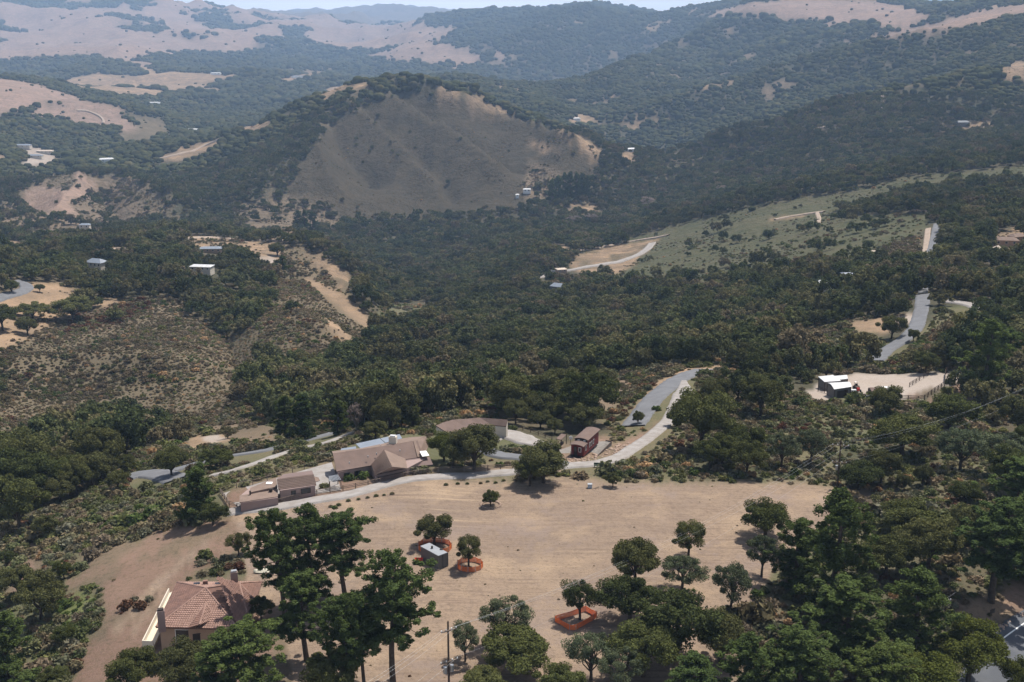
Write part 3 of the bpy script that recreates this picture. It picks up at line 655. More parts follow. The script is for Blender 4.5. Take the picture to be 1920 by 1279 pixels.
def make_pine(seed, H=20.0, R=4.2, bare=.35, tufts=95, per=150, leaf=.125, top=.45, conical=.5, nw=13):
    rng = np.random.default_rng(seed); cen = []; rad = []; tr = []
    ax = lambda z: np.array([math.sin(z * .21 + seed) * .35, math.cos(z * .17 + seed) * .3, z])
    tr.append(tube([ax(0) + (0, 0, -1.5)] + [ax(H * t) for t in (.15, .3, .45, .6, .75, .88, .97)], [.34, .30, .27, .24, .2, .15, .1, .05], 7))
    z0 = H * bare
    for w in range(nw):
        t = (w + .3 * rng.random()) / (nw - 1); z = z0 + (H * .97 - z0) * t
        prof = (min(1, .45 + 2.2 * t) if t < .28 else 1) * (1 - conical * max(0, t - .2) / .8) * (1 if t < .85 else 1 - (t - .85) * 3.2)
        nb = 5 if t < .9 else 3
        for b_ in range(nb):
            if rng.random() < .22 and t < .75: continue
            an = rng.random() * 2 * PI; ln_ = R * max(prof, .15) * (.45 + .65 * rng.random()); rise = ln_ * (.12 + .35 * t)
            tip = ax(z) + np.array([math.cos(an) * ln_, math.sin(an) * ln_, rise]); tr.append(limb(ax(z), tip, .09 * (1 - .6 * t), .02, rng, -.05))
            for q in range(2 + int(4.6 * ln_ / R + rng.random())):
                u = 1 - q * .15; pos = ax(z) + (tip - ax(z)) * u + rng.normal(size=3) * (.5, .5, .30); s = (.45 + .55 * rng.random()) * R * .155
                cen.append(pos); rad.append((s * 1.0, s * 1.0, s * 1.05))
    for q in range(4): cen.append(ax(H * .97) + rng.normal(size=3) * .4); rad.append((R * .17, R * .17, R * .2))
    crown = leaves(cen, rad, per, leaf, rng, up=.25, lim=.5, elong=1.2)
    return crown, join(tr)
def blob(seed, sub=2, lump=.35, sq=.75):
    bm = bmesh.new(); bmesh.ops.create_icosphere(bm, subdivisions=sub, radius=1); rng = np.random.default_rng(seed)
    ks = rng.normal(size=(14, 3)); ks /= np.linalg.norm(ks, axis=1)[:, None]
    co = np.array([v.co[:] for v in bm.verts]); fa = np.array([[v.index for v in f.verts] for f in bm.faces]); bm.free()
    h = np.max(np.maximum(co @ ks.T, 0) ** 6 * (.5 + .5 * rng.random(14)), axis=1)
    co = co * (1 - lump * .5 + lump * h + rng.normal(size=len(co)) * .05)[:, None]; co[:, 2] = co[:, 2] * sq + .45
    keepf = (co[fa][:, :, 2].mean(1) > -.15); return co, fa[keepf]
def bush(seed, n=9, per=26, leaf=.17, h=.9):
    rng = np.random.default_rng(seed); cen = []; rad = []
    for i in range(n):
        an = i * 2.4 + rng.random(); r = .62 * math.sqrt((i + .5) / n); cen.append((r * math.cos(an), r * math.sin(an), h * (.5 - .35 * r + .1 * rng.random()))); rad.append((.38, .38, .34 * h))
    return leaves(cen, rad, per, leaf, rng, up=.5, lim=.5)

CR = {}   # prototype meshes: name -> (crown mesh, trunk mesh)
def proto(key, maker, lm, bm_=bark):
    (cv, cf), (tv, tf_) = maker
    CR[key] = (mesh_np('crown', cv, cf, lm), mesh_np('trunk', tv, tf_, bm_))
for i in range(4): proto('oak%d' % i, make_oak(10 + i, lobes=28 + 3 * i, trunkh=1.9 + .2 * i, lean=(.5, -.5, .2, -.2)[i]), oakleaf)
proto('openoak0', make_oak(31, R=3.8, H=8.2, lobes=28, per=400, leaf=.13, open_=1, trunkh=2.7, lean=.6), paleleaf)
proto('openoak1', make_oak(33, R=3.8, H=8.6, lobes=32, per=360, leaf=.13, open_=1, trunkh=2.6, lean=-.5), paleleaf)
proto('fieldoak0', make_oak(35, R=3.8, H=8.0, lobes=28, per=500, leaf=.13, open_=1, trunkh=2.6, lean=.4), oakleaf)
proto('fieldoak1', make_oak(39, R=3.9, H=7.6, lobes=26, per=500, leaf=.13, open_=1, trunkh=2.4, lean=-.6), oakleaf)
for i in range(3): proto('midoak%d' % i, make_oak(50 + i, lobes=16, per=120, leaf=.29, trunkh=1.0, H=6.6, flat=.85), woodleaf)
proto('gum0', make_oak(60, R=4.0, H=9.5, lobes=34, per=480, leaf=.135, trunkh=3.2, lean=.3, flat=.8), gumleaf)
proto('gum1', make_oak(61, R=4.0, H=8.5, lobes=32, per=480, leaf=.135, trunkh=2.8, lean=-.3, flat=.8), gumleaf)
for i in range(3): proto('pine%d' % i, make_pine(70 + i, bare=(.38, .30, .42)[i], conical=(.45, .6, .35)[i], R=(4.4, 4.0, 4.6)[i]), pineleaf)
for i in range(2): proto('densepine%d' % i, make_pine(80 + i, H=18, R=4.6, bare=.08, conical=.72, per=125, nw=18), pineleaf)
proto('spruce0', make_pine(90, H=15, R=4.0, bare=.03, conical=.95, per=120, nw=18, leaf=.13), pineleaf)
dv, df = make_oak(95, R=2.6, H=9, lobes=26, per=70, leaf=.16, trunkh=1.5, open_=1); CR['dead0'] = (mesh_np('crown', *dv, deadtwig), mesh_np('trunk', *df, palebark))
canopy_selfshade = ramp_leaf('canopy_selfshade', [(0.038,0.043,0.021), (0.047,0.051,0.024), (0.056,0.058,0.025), (0.071,0.064,0.030)], .1, lo=.7, hi=1.35, scale=.2)  # darkened leaf colour: crown self-shadow that the solid mounds lack is painted in
BL = [mesh_np('tree_mound', *blob(100 + i), canopy_selfshade) for i in range(3)]
BU = {}
for nm, lm in (('scrub', scrubleaf), ('dry', brownscrub), ('red', redleaf), ('tawny', tawny), ('lime', limeleaf)):
    BU[nm] = [mesh_np('shrub', *bush(120 + i), lm) for i in range(3 if nm in ('scrub', 'dry') else 2)]
print('prototypes', round(time.time() - T0, 1))

TREE_AT = []
def plant(name, key, loc, s, label, cat='tree', group=None, rz=None, sz=None):
    """one tree: an empty at its foot with crown and trunk"""
    rz = RNG.random() * 6.28 if rz is None else rz
    o = thing(name, label, cat, loc, rz, group); o.scale = (s, s, sz or s)
    c_, t_ = CR[key]
    link('crown', c_, o); link('trunk', t_, o); TREE_AT.append((loc[0], loc[1], 3.0 * s)); return o
def size_for(key):
    co = np.empty(len(CR[key][0].vertices) * 3, np.float32); CR[key][0].vertices.foreach_get('co', co); co = co.reshape(-1, 3)
    return np.percentile(np.hypot(co[:, 0], co[:, 1]), 96), np.percentile(co[:, 2], 99.5)
SZ = {k: size_for(k) for k in CR}
def plant_px(name, key, bx, by, wpx, hpx, label, group=None, cat='tree', rz=None):
    """tree whose foot is seen at (bx, by), crown wpx wide and reaching hpx above the foot"""
    g = ground(bx, by); d = g[1] * math.cos(PITCH) - (g[2] - CAM_H) * math.sin(PITCH)
    R_, H_ = SZ[key]; s = wpx / F * d / 2 / R_
    a, t = az_dep(bx, by); top = float(az_dep(bx, by - hpx)[1]); D = math.hypot(g[0], g[1]); h = (t - top) * D * .93
    sz = h / H_; return plant(name, key, g + (0, 0, -.05), s, label, cat, group, rz, sz)

# ================================================================ buildings
class T:
    """a thing with parts given in world coordinates"""
    def __init__(s, name, label, cat, base, group=None):
        s.b = np.array([float(v) for v in base]); s.o = thing(name, label, cat, s.b, 0, group)
    def part(s, name, v, f, m, parent=None, **kw):
        v = np.asarray(v, float) - s.b; me = bpy.data.meshes.new(name); me.from_pydata([tuple(p) for p in v], [], [tuple(q) for q in f]); me.materials.append(m)
        return link(name, me, parent or s.o, **kw)
    def slab(s, name, pts, th, m, parent=None, **kw):
        """polygon in space with thickness th downwards"""
        p = [np.array(q, float) for q in pts]; n = len(p); lo = [q - (0, 0, th) for q in p]
        f = [tuple(range(n)), tuple(range(2 * n - 1, n - 1, -1))] + [(i, n + i, n + (i + 1) % n, (i + 1) % n) for i in range(n)]
        return s.part(name, p + lo, f, m, parent, **kw)
    def walls(s, name, pts, z0, z1, m, parent=None, **kw):
        """closed wall ring; z1 a number or one height per corner"""
        n = len(pts); z1 = z1 if hasattr(z1, '__len__') else [z1] * n
        v = [(p[0], p[1], z0) for p in pts] + [(p[0], p[1], z) for p, z in zip(pts, z1)]
        f = [(i, (i + 1) % n, n + (i + 1) % n, n + i) for i in range(n)] + [tuple(range(n, 2 * n))]
        return s.part(name, v, f, m, parent, **kw)
    def box(s, name, c, size, m, rz=0, parent=None, **kw):
        hx, hy, hz_ = [q / 2 for q in size]; ca, sa = math.cos(rz), math.sin(rz)
        v = [(c[0] + x * ca - y * sa, c[1] + x * sa + y * ca, c[2] + z) for z in (-hz_, hz_) for x, y in ((-hx, -hy), (hx, -hy), (hx, hy), (-hx, hy))]
        return s.part(name, v, [(3, 2, 1, 0), (4, 5, 6, 7), (0, 1, 5, 4), (1, 2, 6, 5), (2, 3, 7, 6), (3, 0, 4, 7)], m, parent, **kw)
    def opening(s, name, a, b_, u0, u1, z0, z1, fm, gm_, fr=.09, inner='pane'):
        """frame standing proud of the wall a-b between u0 and u1 metres along it, with a pane or leaf inside"""
        a = np.array(a[:2], float); b_ = np.array(b_[:2], float); t = (b_ - a) / np.linalg.norm(b_ - a); n = np.array([t[1], -t[0]])
        if np.dot(n, -a) < 0: n = -n
        def q(u, z, o): p = a + t * u + n * o; return (p[0], p[1], z)
        V = []; Fc = []
        for (x0, x1, y0, y1) in ((u0 - fr, u0, z0 - fr, z1 + fr), (u1, u1 + fr, z0 - fr, z1 + fr), (u0, u1, z1, z1 + fr), (u0, u1, z0 - fr, z0)):
            k = len(V); V += [q(x0, y0, .07), q(x1, y0, .07), q(x1, y1, .07), q(x0, y1, .07), q(x0, y0, -.05), q(x1, y0, -.05), q(x1, y1, -.05), q(x0, y1, -.05)]
            Fc += [(k, k + 1, k + 2, k + 3), (k, k + 4, k + 5, k + 1), (k + 1, k + 5, k + 6, k + 2), (k + 2, k + 6, k + 7, k + 3), (k + 3, k + 7, k + 4, k)]
        f = s.part(name, V, Fc, fm)
        s.part(inner, [q(u0, z0, .03), q(u1, z0, .03), q(u1, z1, .03), q(u0, z1, .03)], [(0, 1, 2, 3)], gm_, f)
        return f
def prism_v(T_, name, prof, a, b_, m, parent=None):
    pass
roof_brown = mat('brown_shingle_roof', (.165,.118,.100), .95, .15, (.5, (.135,.098,.083), .8), (7, .5))
roof_tan = mat('tan_roof', (.215,.158,.128), .95, .15, (.6, (.175,.130,.106), .8), (7, .4))
roof_mauve = mat('mauve_flat_roof', (.165,.120,.110), .95, .15, (.4, (.19,.14,.125), .8))
roof_pale = mat('pale_roof', (.50,.42,.34), .9, .2, (.6, (.45,.37,.30), .6))
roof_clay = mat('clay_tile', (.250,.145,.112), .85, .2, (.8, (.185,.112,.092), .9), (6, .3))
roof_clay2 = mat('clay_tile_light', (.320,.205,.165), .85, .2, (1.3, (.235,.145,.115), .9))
roof_deck = mat('tile_underlay', (.16,.095,.075), .95, .1, (2, (.13,.08,.065), .8))
roof_grey = mat('grey_metal_roof', (.20,.225,.265), .5, .4, (.4, (.16,.185,.22), .8))
roof_white = mat('white_metal_roof', (.55,.55,.55), .5, .4, (.5, (.42,.42,.42), .7))
wall_mauve = mat('mauve_stucco', (.30,.225,.205), .95, .1, (.8, (.27,.20,.18), .6))
wall_rose = mat('rose_door', (.235,.15,.14), .9, .1)
wall_cream = mat('cream_stucco', (.60,.54,.45), .95, .1, (.5, (.52,.46,.38), .6))
wall_tan = mat('tan_stucco', (.40,.28,.20), .95, .1, (.8, (.35,.245,.175), .6))
wall_red = mat('red_caboose_paint', (.155,.022,.022), .6, .3, (1.5, (.115,.018,.018), .7))
trim_dark = mat('dark_trim', (.045,.035,.03), .8, .2)
trim_white = mat('white_trim', (.72,.70,.66), .7, .3)
white = mat('white_paint', (.80,.80,.78), .6, .3)
glass = mat('window_glass', (.02,.025,.03), .08, .6)
metal = mat('galvanised_metal', (.40,.41,.42), .45, .5, None, None, .6)
wood_grey = mat('weathered_wood', (.21,.165,.13), .95, .1, (2.5, (.15,.115,.09), .9))
wood_dark = mat('creosote_wood', (.085,.062,.05), .95, .1, (2, (.06,.045,.036), .9))
deck_wood = mat('deck_boards', (.235,.215,.195), .9, .1, (1.5, (.18,.165,.15), .9))
concrete = mat('concrete', (.40,.37,.33), .95, .1, (1, (.34,.31,.28), .8))
terrace_m = mat('cream_terrace', (.62,.55,.43), .9, .15, (1, (.55,.48,.37), .6))
orange = ramp_leaf('orange_plastic_mesh', [(.90,.27,.09), (.90,.27,.09)], .35, lo=1.0, hi=1.0)
red_plastic = mat('red_plastic', (.55,.03,.02), .5, .4)
green_metal = mat('dark_green_paint', (.03,.06,.04), .5, .4)
shed_grey = mat('shed_grey_paint', (.165,.155,.145), .8, .2, (1, (.145,.135,.125), .6))
tyre_m = mat('black_rubber', (.02,.02,.02), .9, .2)
stone_m = mat('rubble_stone', (.36,.27,.21), .95, .1, (2, (.28,.2,.155), .9))

def keep_poly(px, r=1.2):
    PROT.append(px)
def ridge_v(px, py, z): return P(px, py, z)

# ---- tiled house, lower left
g0 = ground(360, 1185); zg = g0[2]; ZE = zg + 3.4
h = T('tile_roofed_house', 'tan stucco house with hipped clay tile roof in the lower left', 'house', (g0[0], g0[1], zg))
E = {k: P(x, y, ZE) for k, (x, y) in dict(BL=(332, 1092), FL=(292, 1176), FR=(447, 1180), W1=(463, 1150), W2=(479, 1127), BR=(492, 1091)).items()}
R1 = P(386, 1103, ZE + 2.1); R2 = P(449, 1094, ZE + 1.9)
roof = h.slab('roof', [E['BL'], E['FL'], R1], .15, roof_deck)
house_faces = [(['BL', 'FL', R1], roof_mauve), (['FL', 'FR', R1], None), (['FR', 'W1', R2, R1], None), (['W1', 'W2', R2], None), (['W2', 'BR', R2], None), (['BR', 'BL', R1, R2], None)]
def tiles(T_, poly, parent, m, tw=.34, th=.42, kind=True):
    """overlapping tiles laid in courses up one roof plane; the first edge is the eave"""
    p = [np.array(q, float) for q in poly]; u = p[1] - p[0]; u /= np.linalg.norm(u); nn = np.cross(u, p[2] - p[0]); nn /= np.linalg.norm(nn)
    if nn[2] < 0: nn = -nn
    v = np.cross(nn, u)
    if v[2] < 0: v = -v
    q2 = [((q - p[0]) @ u, (q - p[0]) @ v) for q in p]
    us = np.arange(min(a for a, _ in q2), max(a for a, _ in q2), tw); vs_ = np.arange(.02, max(b_ for _, b_ in q2), th)
    UU, VV = np.meshgrid(us, vs_); ok = inpoly(UU + tw / 2, VV + th / 2, q2); UU = UU[ok]; VV = VV[ok]
    V = []; Fc = []; rr = np.random.default_rng(5)
    for a, b_ in zip(UU, VV):
        k = len(V); g = .03; j = rr.normal() * .012
        for (da, db, hh) in ((g, 0, .02), (tw - g, 0, .02), (tw - g, th * .97, .02), (g, th * .97, .02), (g + .05, 0, .12 + j), (tw - g - .05, 0, .12 + j), (tw - g - .05, th * .97, .045), (g + .05, th * .97, .045)):
            V.append(p[0] + u * (a + da) + v * (b_ + db) + nn * hh)
        Fc += [(k, k + 1, k + 5, k + 4), (k + 1, k + 2, k + 6, k + 5), (k + 3, k, k + 4, k + 7), (k + 4, k + 5, k + 6, k + 7)]
    if V: T_.part('tile', V, Fc, m, parent, kind='stuff')
def ridge_caps(T_, a, b_, m, parent, r=.13):
    v, f = tube([np.array(a) + (0, 0, .06), np.array(b_) + (0, 0, .06)], [r, r], 6); T_.part('ridge_cap', v, f, m, parent)
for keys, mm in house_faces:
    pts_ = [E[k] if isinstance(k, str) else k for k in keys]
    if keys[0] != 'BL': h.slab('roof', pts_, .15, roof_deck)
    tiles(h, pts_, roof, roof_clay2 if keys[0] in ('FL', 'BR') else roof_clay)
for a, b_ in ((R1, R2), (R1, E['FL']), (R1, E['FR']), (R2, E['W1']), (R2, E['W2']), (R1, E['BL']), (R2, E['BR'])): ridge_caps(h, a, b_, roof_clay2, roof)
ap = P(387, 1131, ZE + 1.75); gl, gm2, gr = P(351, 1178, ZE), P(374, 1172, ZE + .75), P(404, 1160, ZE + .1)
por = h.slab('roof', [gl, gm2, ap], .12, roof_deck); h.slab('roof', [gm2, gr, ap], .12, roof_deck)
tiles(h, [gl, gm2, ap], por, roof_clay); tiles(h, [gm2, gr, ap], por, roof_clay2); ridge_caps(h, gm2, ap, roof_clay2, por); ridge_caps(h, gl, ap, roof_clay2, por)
ctr = (E['FL'] + E['BR']) / 2
def inset(p, f=.93): return ctr + (np.array(p) - ctr) * f
fp_ = [inset(E[k]) for k in ('FL', 'FR', 'W1', 'W2', 'BR', 'BL')]
h.walls('wall', fp_, zg - 1.5, ZE - .12, wall_tan)
a_, b2 = fp_[0], fp_[1]; Lw = np.linalg.norm((b2 - a_)[:2])
h.opening('window', a_, b2, 2.2, 4.9, zg + .9, ZE - .6, trim_white, glass); h.opening('window', a_, b2, Lw - 3, Lw - 1.6, zg + .9, ZE - .6, trim_white, glass)
h.walls('porch_wall', [P(353, 1180, ZE - .2), P(374, 1177, ZE - .2), P(402, 1166, ZE - .2), P(390, 1140, ZE - .2)], zg - .5, [ZE - .25, ZE + .5, ZE - .1, ZE - .1], wall_tan)
pa, pb_ = P(374, 1177, ZE - .2), P(402, 1166, ZE - .2); h.opening('front_door', P(353, 1180, ZE - .2), pa, .6, 1.7, zg + .05, zg + 2.3, trim_dark, trim_dark, .08, 'door_leaf')
for (px, py, hh, nm) in ((440, 1094, 1.5, 'chimney'), (303, 1166, 1.4, 'chimney')):
    c = P(px, py, ZE + 1.1); ch = h.box(nm, c + (0, 0, hh / 2 - .5), (1.0, .8, hh + 1.8), wall_mauve, .3); h.box('chimney_cap', c + (0, 0, hh + .5), (.8, .6, .25), metal if px > 400 else trim_dark, .3, ch)
vb = P(385, 1092, ZE + 1.3); h.box('roof_vent', vb, (.7, .5, .6), roof_clay, .2)
for px, py in ((369, 1094), (409, 1094)): h.box('skylight', P(px, py, ZE + 1.0), (.9, .5, .15), glass, .2)
# cream terrace along the left side
tz = zg + .25
tp = [P(325, 1108, tz), P(297, 1180, tz), P(300, 1186, tz), P(288, 1212, tz), P(269, 1211, tz), P(318, 1112, tz)]
h.slab('terrace', tp, .6, terrace_m)
for a, b_ in ((tp[4], tp[5]), (tp[4], tp[3])):
    d_ = b_ - a; nn_ = np.array([-d_[1], d_[0], 0]) / np.linalg.norm(d_) * .15; h.slab('parapet', [a + (0, 0, .8), b_ + (0, 0, .8), b_ + nn_ + (0, 0, .8), a + nn_ + (0, 0, .8)], 1.3, wall_cream)
keep_poly([(288, 1180), (332, 1090), (440, 1074), (492, 1090), (478, 1140), (440, 1150), (405, 1160), (400, 1172), (350, 1190), (300, 1215), (262, 1215)])
for q in (E['FL'], E['BL'], E['BR'], E['FR'], R1, R2, ctr): KEEP.append((q[0], q[1], 5.5))

# ---- long shingled house beside the drive
g0 = ground(690, 880); zg = g0[2]; ZE = zg + 2.7; ZR = ZE + 1.7
h = T('long_house', 'long low house with brown shingle roof and a gabled front wing beside the drive', 'house', (g0[0], g0[1], zg))
m1 = h.slab('roof', [P(631, 884, ZE), P(762, 861, ZE), P(794, 856, ZE - .1), P(783, 826, ZR - .1), P(720, 836, ZR), P(624, 850, ZR)], .18, roof_brown)
h.slab('roof', [P(624, 850, ZR), P(720, 836, ZR), P(775, 827, ZR - .1), P(798, 818, ZR - .3), P(768, 820, ZE + 1.1), P(751, 823, ZE + 1.1), P(723, 831, ZE + 1.1), P(676, 841, ZE + 1.1), P(622, 846, ZE + 1.1)], .15, roof_tan)
h.slab('roof', [P(775, 827, ZR), P(783, 857, ZE + .1), P(795, 854, ZE), P(803, 837, ZE), P(799, 818, ZR - .2)], .17, roof_tan)
h.slab('roof', [P(761, 862, ZE - .1), P(805, 856, ZE - .1), P(812, 871, ZE - .9), P(765, 876, ZE - .9)], .15, roof_mauve)
h.slab('wing_roof', [P(696, 871, ZE + .1), P(703, 890, ZE + .1), P(735, 875, ZE + 1.9), P(720, 843, ZE + 1.9)], .15, roof_tan)
wr = h.slab('wing_roof', [P(720, 843, ZE + 1.9), P(735, 875, ZE + 1.9), P(764, 878, ZE + .1), P(760, 860, ZE + .1)], .15, roof_tan)
# raised seams down the left slope of the wing
a0, a1, c0, c1 = P(696, 871, ZE + .1), P(703, 890, ZE + .1), P(720, 843, ZE + 1.9), P(735, 875, ZE + 1.9)
for i in range(15):
    t = (i + .5) / 15; lo = a0 + (a1 - a0) * t; hi = c0 + (c1 - c0) * t; v, f = tube([lo + (0, 0, .06), hi + (0, 0, .06)], [.07, .07], 4); h.part('roof_batten', v, f, roof_brown, wr)
fpw = [P(634, 884, ZE), P(696, 872, ZE), P(705, 889, ZE), P(763, 876.5, ZE), P(798, 858, ZE), P(798, 824, ZE), P(628, 853, ZE)]
h.walls('wall', fpw, zg - 2.5, ZE - .2, wall_mauve)
h.part('gable', [P(705, 889.5, ZE + .0), P(763, 877, ZE + .0), P(735, 876, ZE + 1.75)], [(0, 1, 2)], wall_mauve)
Lw = np.linalg.norm((fpw[3] - fpw[2])[:2]); h.opening('garage_door', fpw[2], fpw[3], .5, Lw - .5, zg - .3, ZE - .8, trim_dark, wall_rose, .1, 'door_panel')
Lw = np.linalg.norm((fpw[1] - fpw[0])[:2])
h.opening('window', fpw[0], fpw[1], Lw * .5, Lw * .5 + 1.1, zg + .9, ZE - .7, trim_dark, glass); h.opening('window', fpw[0], fpw[1], 1.2, 2.2, zg + .9, ZE - .7, trim_dark, glass)
for a, b_, c_, d_ in (((676, 841), (722, 831), (712, 822), (667, 832)), ((638, 845), (668, 841), (667, 837), (640, 841)), ((723, 830), (754, 822), (749, 814), (713, 822))):
    h.slab('solar_roof', [P(*a, ZE + 1.05), P(*b_, ZE + 1.05), P(*c_, ZE + .7), P(*d_, ZE + .7)], .12, roof_grey)
c = P(737, 828, ZR + .2); ch = h.box('chimney', c + (0, 0, .2), (1.5, 1.0, 1.8), wall_cream, -.2); h.box('chimney_cap', c + (0, 0, 1.2), (1.1, .7, .25), roof_white, -.2, ch)
h.slab('skylight', [P(787, 846, ZE + .75), P(799, 845, ZE + .75), P(805, 854, ZE + .45), P(792, 856, ZE + .45)], .1, white)
for px, py in ((660, 848), (713, 836), (690, 856), (750, 845), (655, 868), (706, 851)): h.box('roof_vent', P(px, py, ZR - .3), (.2, .2, .35), metal)
h.box('step', P(692, 874, zg + .3), (1.2, 1.0, .4), roof_clay)
keep_poly([(622, 845), (660, 832), (735, 812), (800, 815), (815, 870), (765, 885), (760, 895), (705, 900), (690, 885), (634, 895)])
for q in fpw: KEEP.append((q[0], q[1], 3.2))
for t in np.linspace(0, 1, 8): q = fpw[0] + (fpw[4] - fpw[0]) * t; KEEP.append((q[0], q[1], 4.5)); KEEP.append((q[0], q[1] + 5, 4.5))
# ---- cottage with pitched roof left of it
g0 = ground(555, 930); zg = g0[2]; ZE = zg + 2.5
h = T('cottage', 'small mauve outbuilding with brown pitched roof at the left end of the compound', 'house', (g0[0], g0[1], zg))
q0, q1, q2, q3 = P(522, 918, ZE), P(593, 908, ZE), P(588, 889, ZE + 1.3), P(519, 898, ZE + 1.3)
rf = h.slab('roof', [q0, q1, q2, q3], .15, roof_brown)
for i in range(1, 7):
    t = i / 7; a = q0 + (q3 - q0) * t; b_ = q1 + (q2 - q1) * t; v, f = tube([a + (0, 0, .03), b_ + (0, 0, .03)], [.05, .05], 4); h.part('roof_course', v, f, roof_tan, rf)
h.slab('back_roof', [P(519, 898, ZE + 1.28), P(588, 889, ZE + 1.28), P(585, 882, ZE + .6), P(532, 889, ZE + .6)], .15, roof_mauve)
w0 = [P(525, 919, ZE), P(591, 909, ZE), P(586, 893, ZE), P(523, 901, ZE)]
h.walls('wall', w0, zg - 2, ZE - .1, wall_mauve); Lw = np.linalg.norm((w0[1] - w0[0])[:2])
h.opening('window', w0[0], w0[1], Lw * .32, Lw * .32 + .7, zg + 1.2, zg + 1.9, trim_dark, glass); h.opening('window', w0[0], w0[1], Lw * .60, Lw * .60 + 1.6, zg + 1.2, zg + 2.0, trim_dark, glass)
h.slab('lean_to_roof', [P(588, 893, ZE + .2), P(597, 895, ZE + .2), P(600, 901, ZE), P(590, 904, ZE)], .1, roof_tan)
# ---- low flat-roofed block
g0 = ground(480, 948); zg = g0[2]; ZE = zg + 2.1
h = T('flat_roofed_outbuilding', 'low outbuilding with pale tan flat roof left of the cottage', 'outbuilding', (g0[0], g0[1], zg))
h.slab('roof', [P(449, 942, ZE), P(521, 931, ZE), P(521, 917, ZE), P(500, 921, ZE), P(449, 929, ZE)], .15, roof_tan)
h.slab('upper_roof', [P(470, 923, ZE + .35), P(520, 912, ZE + .35), P(518, 896, ZE + .35), P(500, 902, ZE + .35), P(469, 915, ZE + .35)], .4, roof_tan)
h.walls('wall', [P(451, 942, ZE), P(521, 932, ZE), P(519, 903, ZE), P(470, 912, ZE), P(451, 928, ZE)], zg - 1.5, ZE - .12, wall_mauve)
h.box('skylight', P(505, 906, ZE + .4), (1.1, .9, .15), white); h.box('skylight', P(508, 918, ZE + .4), (.6, .6, .4), trim_dark); h.box('roof_vent', P(469, 924, ZE + .4), (.25, .25, .7), trim_dark)
keep_poly([(430, 925), (470, 905), (590, 880), (600, 900), (600, 925), (520, 945), (450, 955)])
for t in np.linspace(0, 1, 10): q = ground(450 + 150 * t, 942 - 28 * t); KEEP.append((q[0], q[1], 5.0)); KEEP.append((q[0], q[1] + 4, 5.0))
T_y = link('yard', mesh_np('yard', *(lambda q: (np.array(q), np.array([[0, 1, 2, 3]])))([ground(415, 928) + (0, 0, .25), ground(447, 952) + (0, 0, .2), ground(640, 920) + (0, 0, .2), ground(622, 872) + (0, 0, .6)]), gravel), kind='structure')
# pergola and garden wall pieces between cottage and house
g0 = ground(628, 905); h = T('pergola', 'small slatted grey pergola between the cottage and the long house', 'pergola', g0)
q = [P(617, 893, g0[2] + 2.2), P(633, 890, g0[2] + 2.2), P(639, 900, g0[2] + 2.2), P(618, 903, g0[2] + 2.2)]
for p in q: h.box('post', (p[0], p[1], g0[2] + .8), (.15, .15, 2.8), wood_grey)
for i in range(9): t = i / 8; a = q[0] + (q[1] - q[0]) * t; b_ = q[3] + (q[2] - q[3]) * t; v, f = tube([a, b_], [.07, .07], 4); h.part('slat', v, f, metal)

# ---- angled garage
g0 = ground(880, 822); zg = g0[2]; ZE = zg + 2.9
h = T('garage_building', 'cream garage with long bent brown roof behind the round pine', 'garage', (g0[0], g0[1], zg))
fr_ = [(840, 812), (855, 809), (880, 804), (905, 798), (922, 797), (949, 799)]; bk_ = [(817, 798), (832, 792), (849, 787), (876, 785), (900, 783), (952, 787)]
fz = [P(x, y, ZE) for x, y in fr_]; bz = [P(x, y, ZE + 1.1) for x, y in bk_]
for i in range(5): h.slab('roof', [fz[i], fz[i + 1], bz[i + 1], bz[i]], .2, roof_brown)
ins = [fz[i] + (bz[i] - fz[i]) * .05 for i in range(6)]; insb = [fz[i] + (bz[i] - fz[i]) * .96 for i in range(6)]
h.walls('wall', ins + insb[::-1], zg - 1.5, [ZE - .15] * 6 + [ZE + .8] * 6, wall_cream)
for i in (1, 3, 4):
    Lw = np.linalg.norm((ins[i + 1] - ins[i])[:2]); h.opening('garage_door', ins[i], ins[i + 1], .35, Lw - .35, zg, ZE - .7, wall_cream, wall_cream, .12, 'door_panel')
for q in ins: KEEP.append((q[0], q[1], 3.5)); KEEP.append((q[0], q[1] + 5, 3.5))
keep_poly([(815, 798), (849, 785), (900, 780), (955, 787), (952, 812), (900, 805), (870, 800), (842, 822)])
keep_poly([(922, 815), (950, 808), (1000, 825), (1035, 835), (1000, 838), (960, 825), (925, 825)])

# ---- red caboose on its deck
g0 = ground(1095, 842); zg = g0[2]
a = P(1068, 851, zg + .9)[:2]; b_ = P(1094, 856, zg + .9)[:2]; fwd = np.array([P(1122, 830, zg + .9)[0] - b_[0], P(1122, 830, zg + .9)[1] - b_[1]])
Lc = np.linalg.norm(fwd); fwd /= Lc; rt = np.array([fwd[1], -fwd[0]]); Wc = 2.7; Lc = max(6.8, Lc)
c0_ = b_ - rt * Wc / 2; rzc = math.atan2(fwd[1], fwd[0])
h = T('caboose', 'red wooden caboose with brown roof and raised cupola parked on a grey deck', 'caboose', (c0_[0] + fwd[0] * Lc / 2, c0_[1] + fwd[1] * Lc / 2, zg))
def at(u, w, z): return np.array([c0_[0] + fwd[0] * u + rt[0] * w, c0_[1] + fwd[1] * u + rt[1] * w, zg + z])
def cbox(name, u0, u1, w0, w1, z0, z1, m, parent=None):
    c = at((u0 + u1) / 2, (w0 + w1) / 2, (z0 + z1) / 2); return h.box(name, c, (u1 - u0, w1 - w0, z1 - z0), m, rzc, parent)
body = cbox('body', 0, Lc, -1.35, 1.35, .9, 3.1, wall_red)
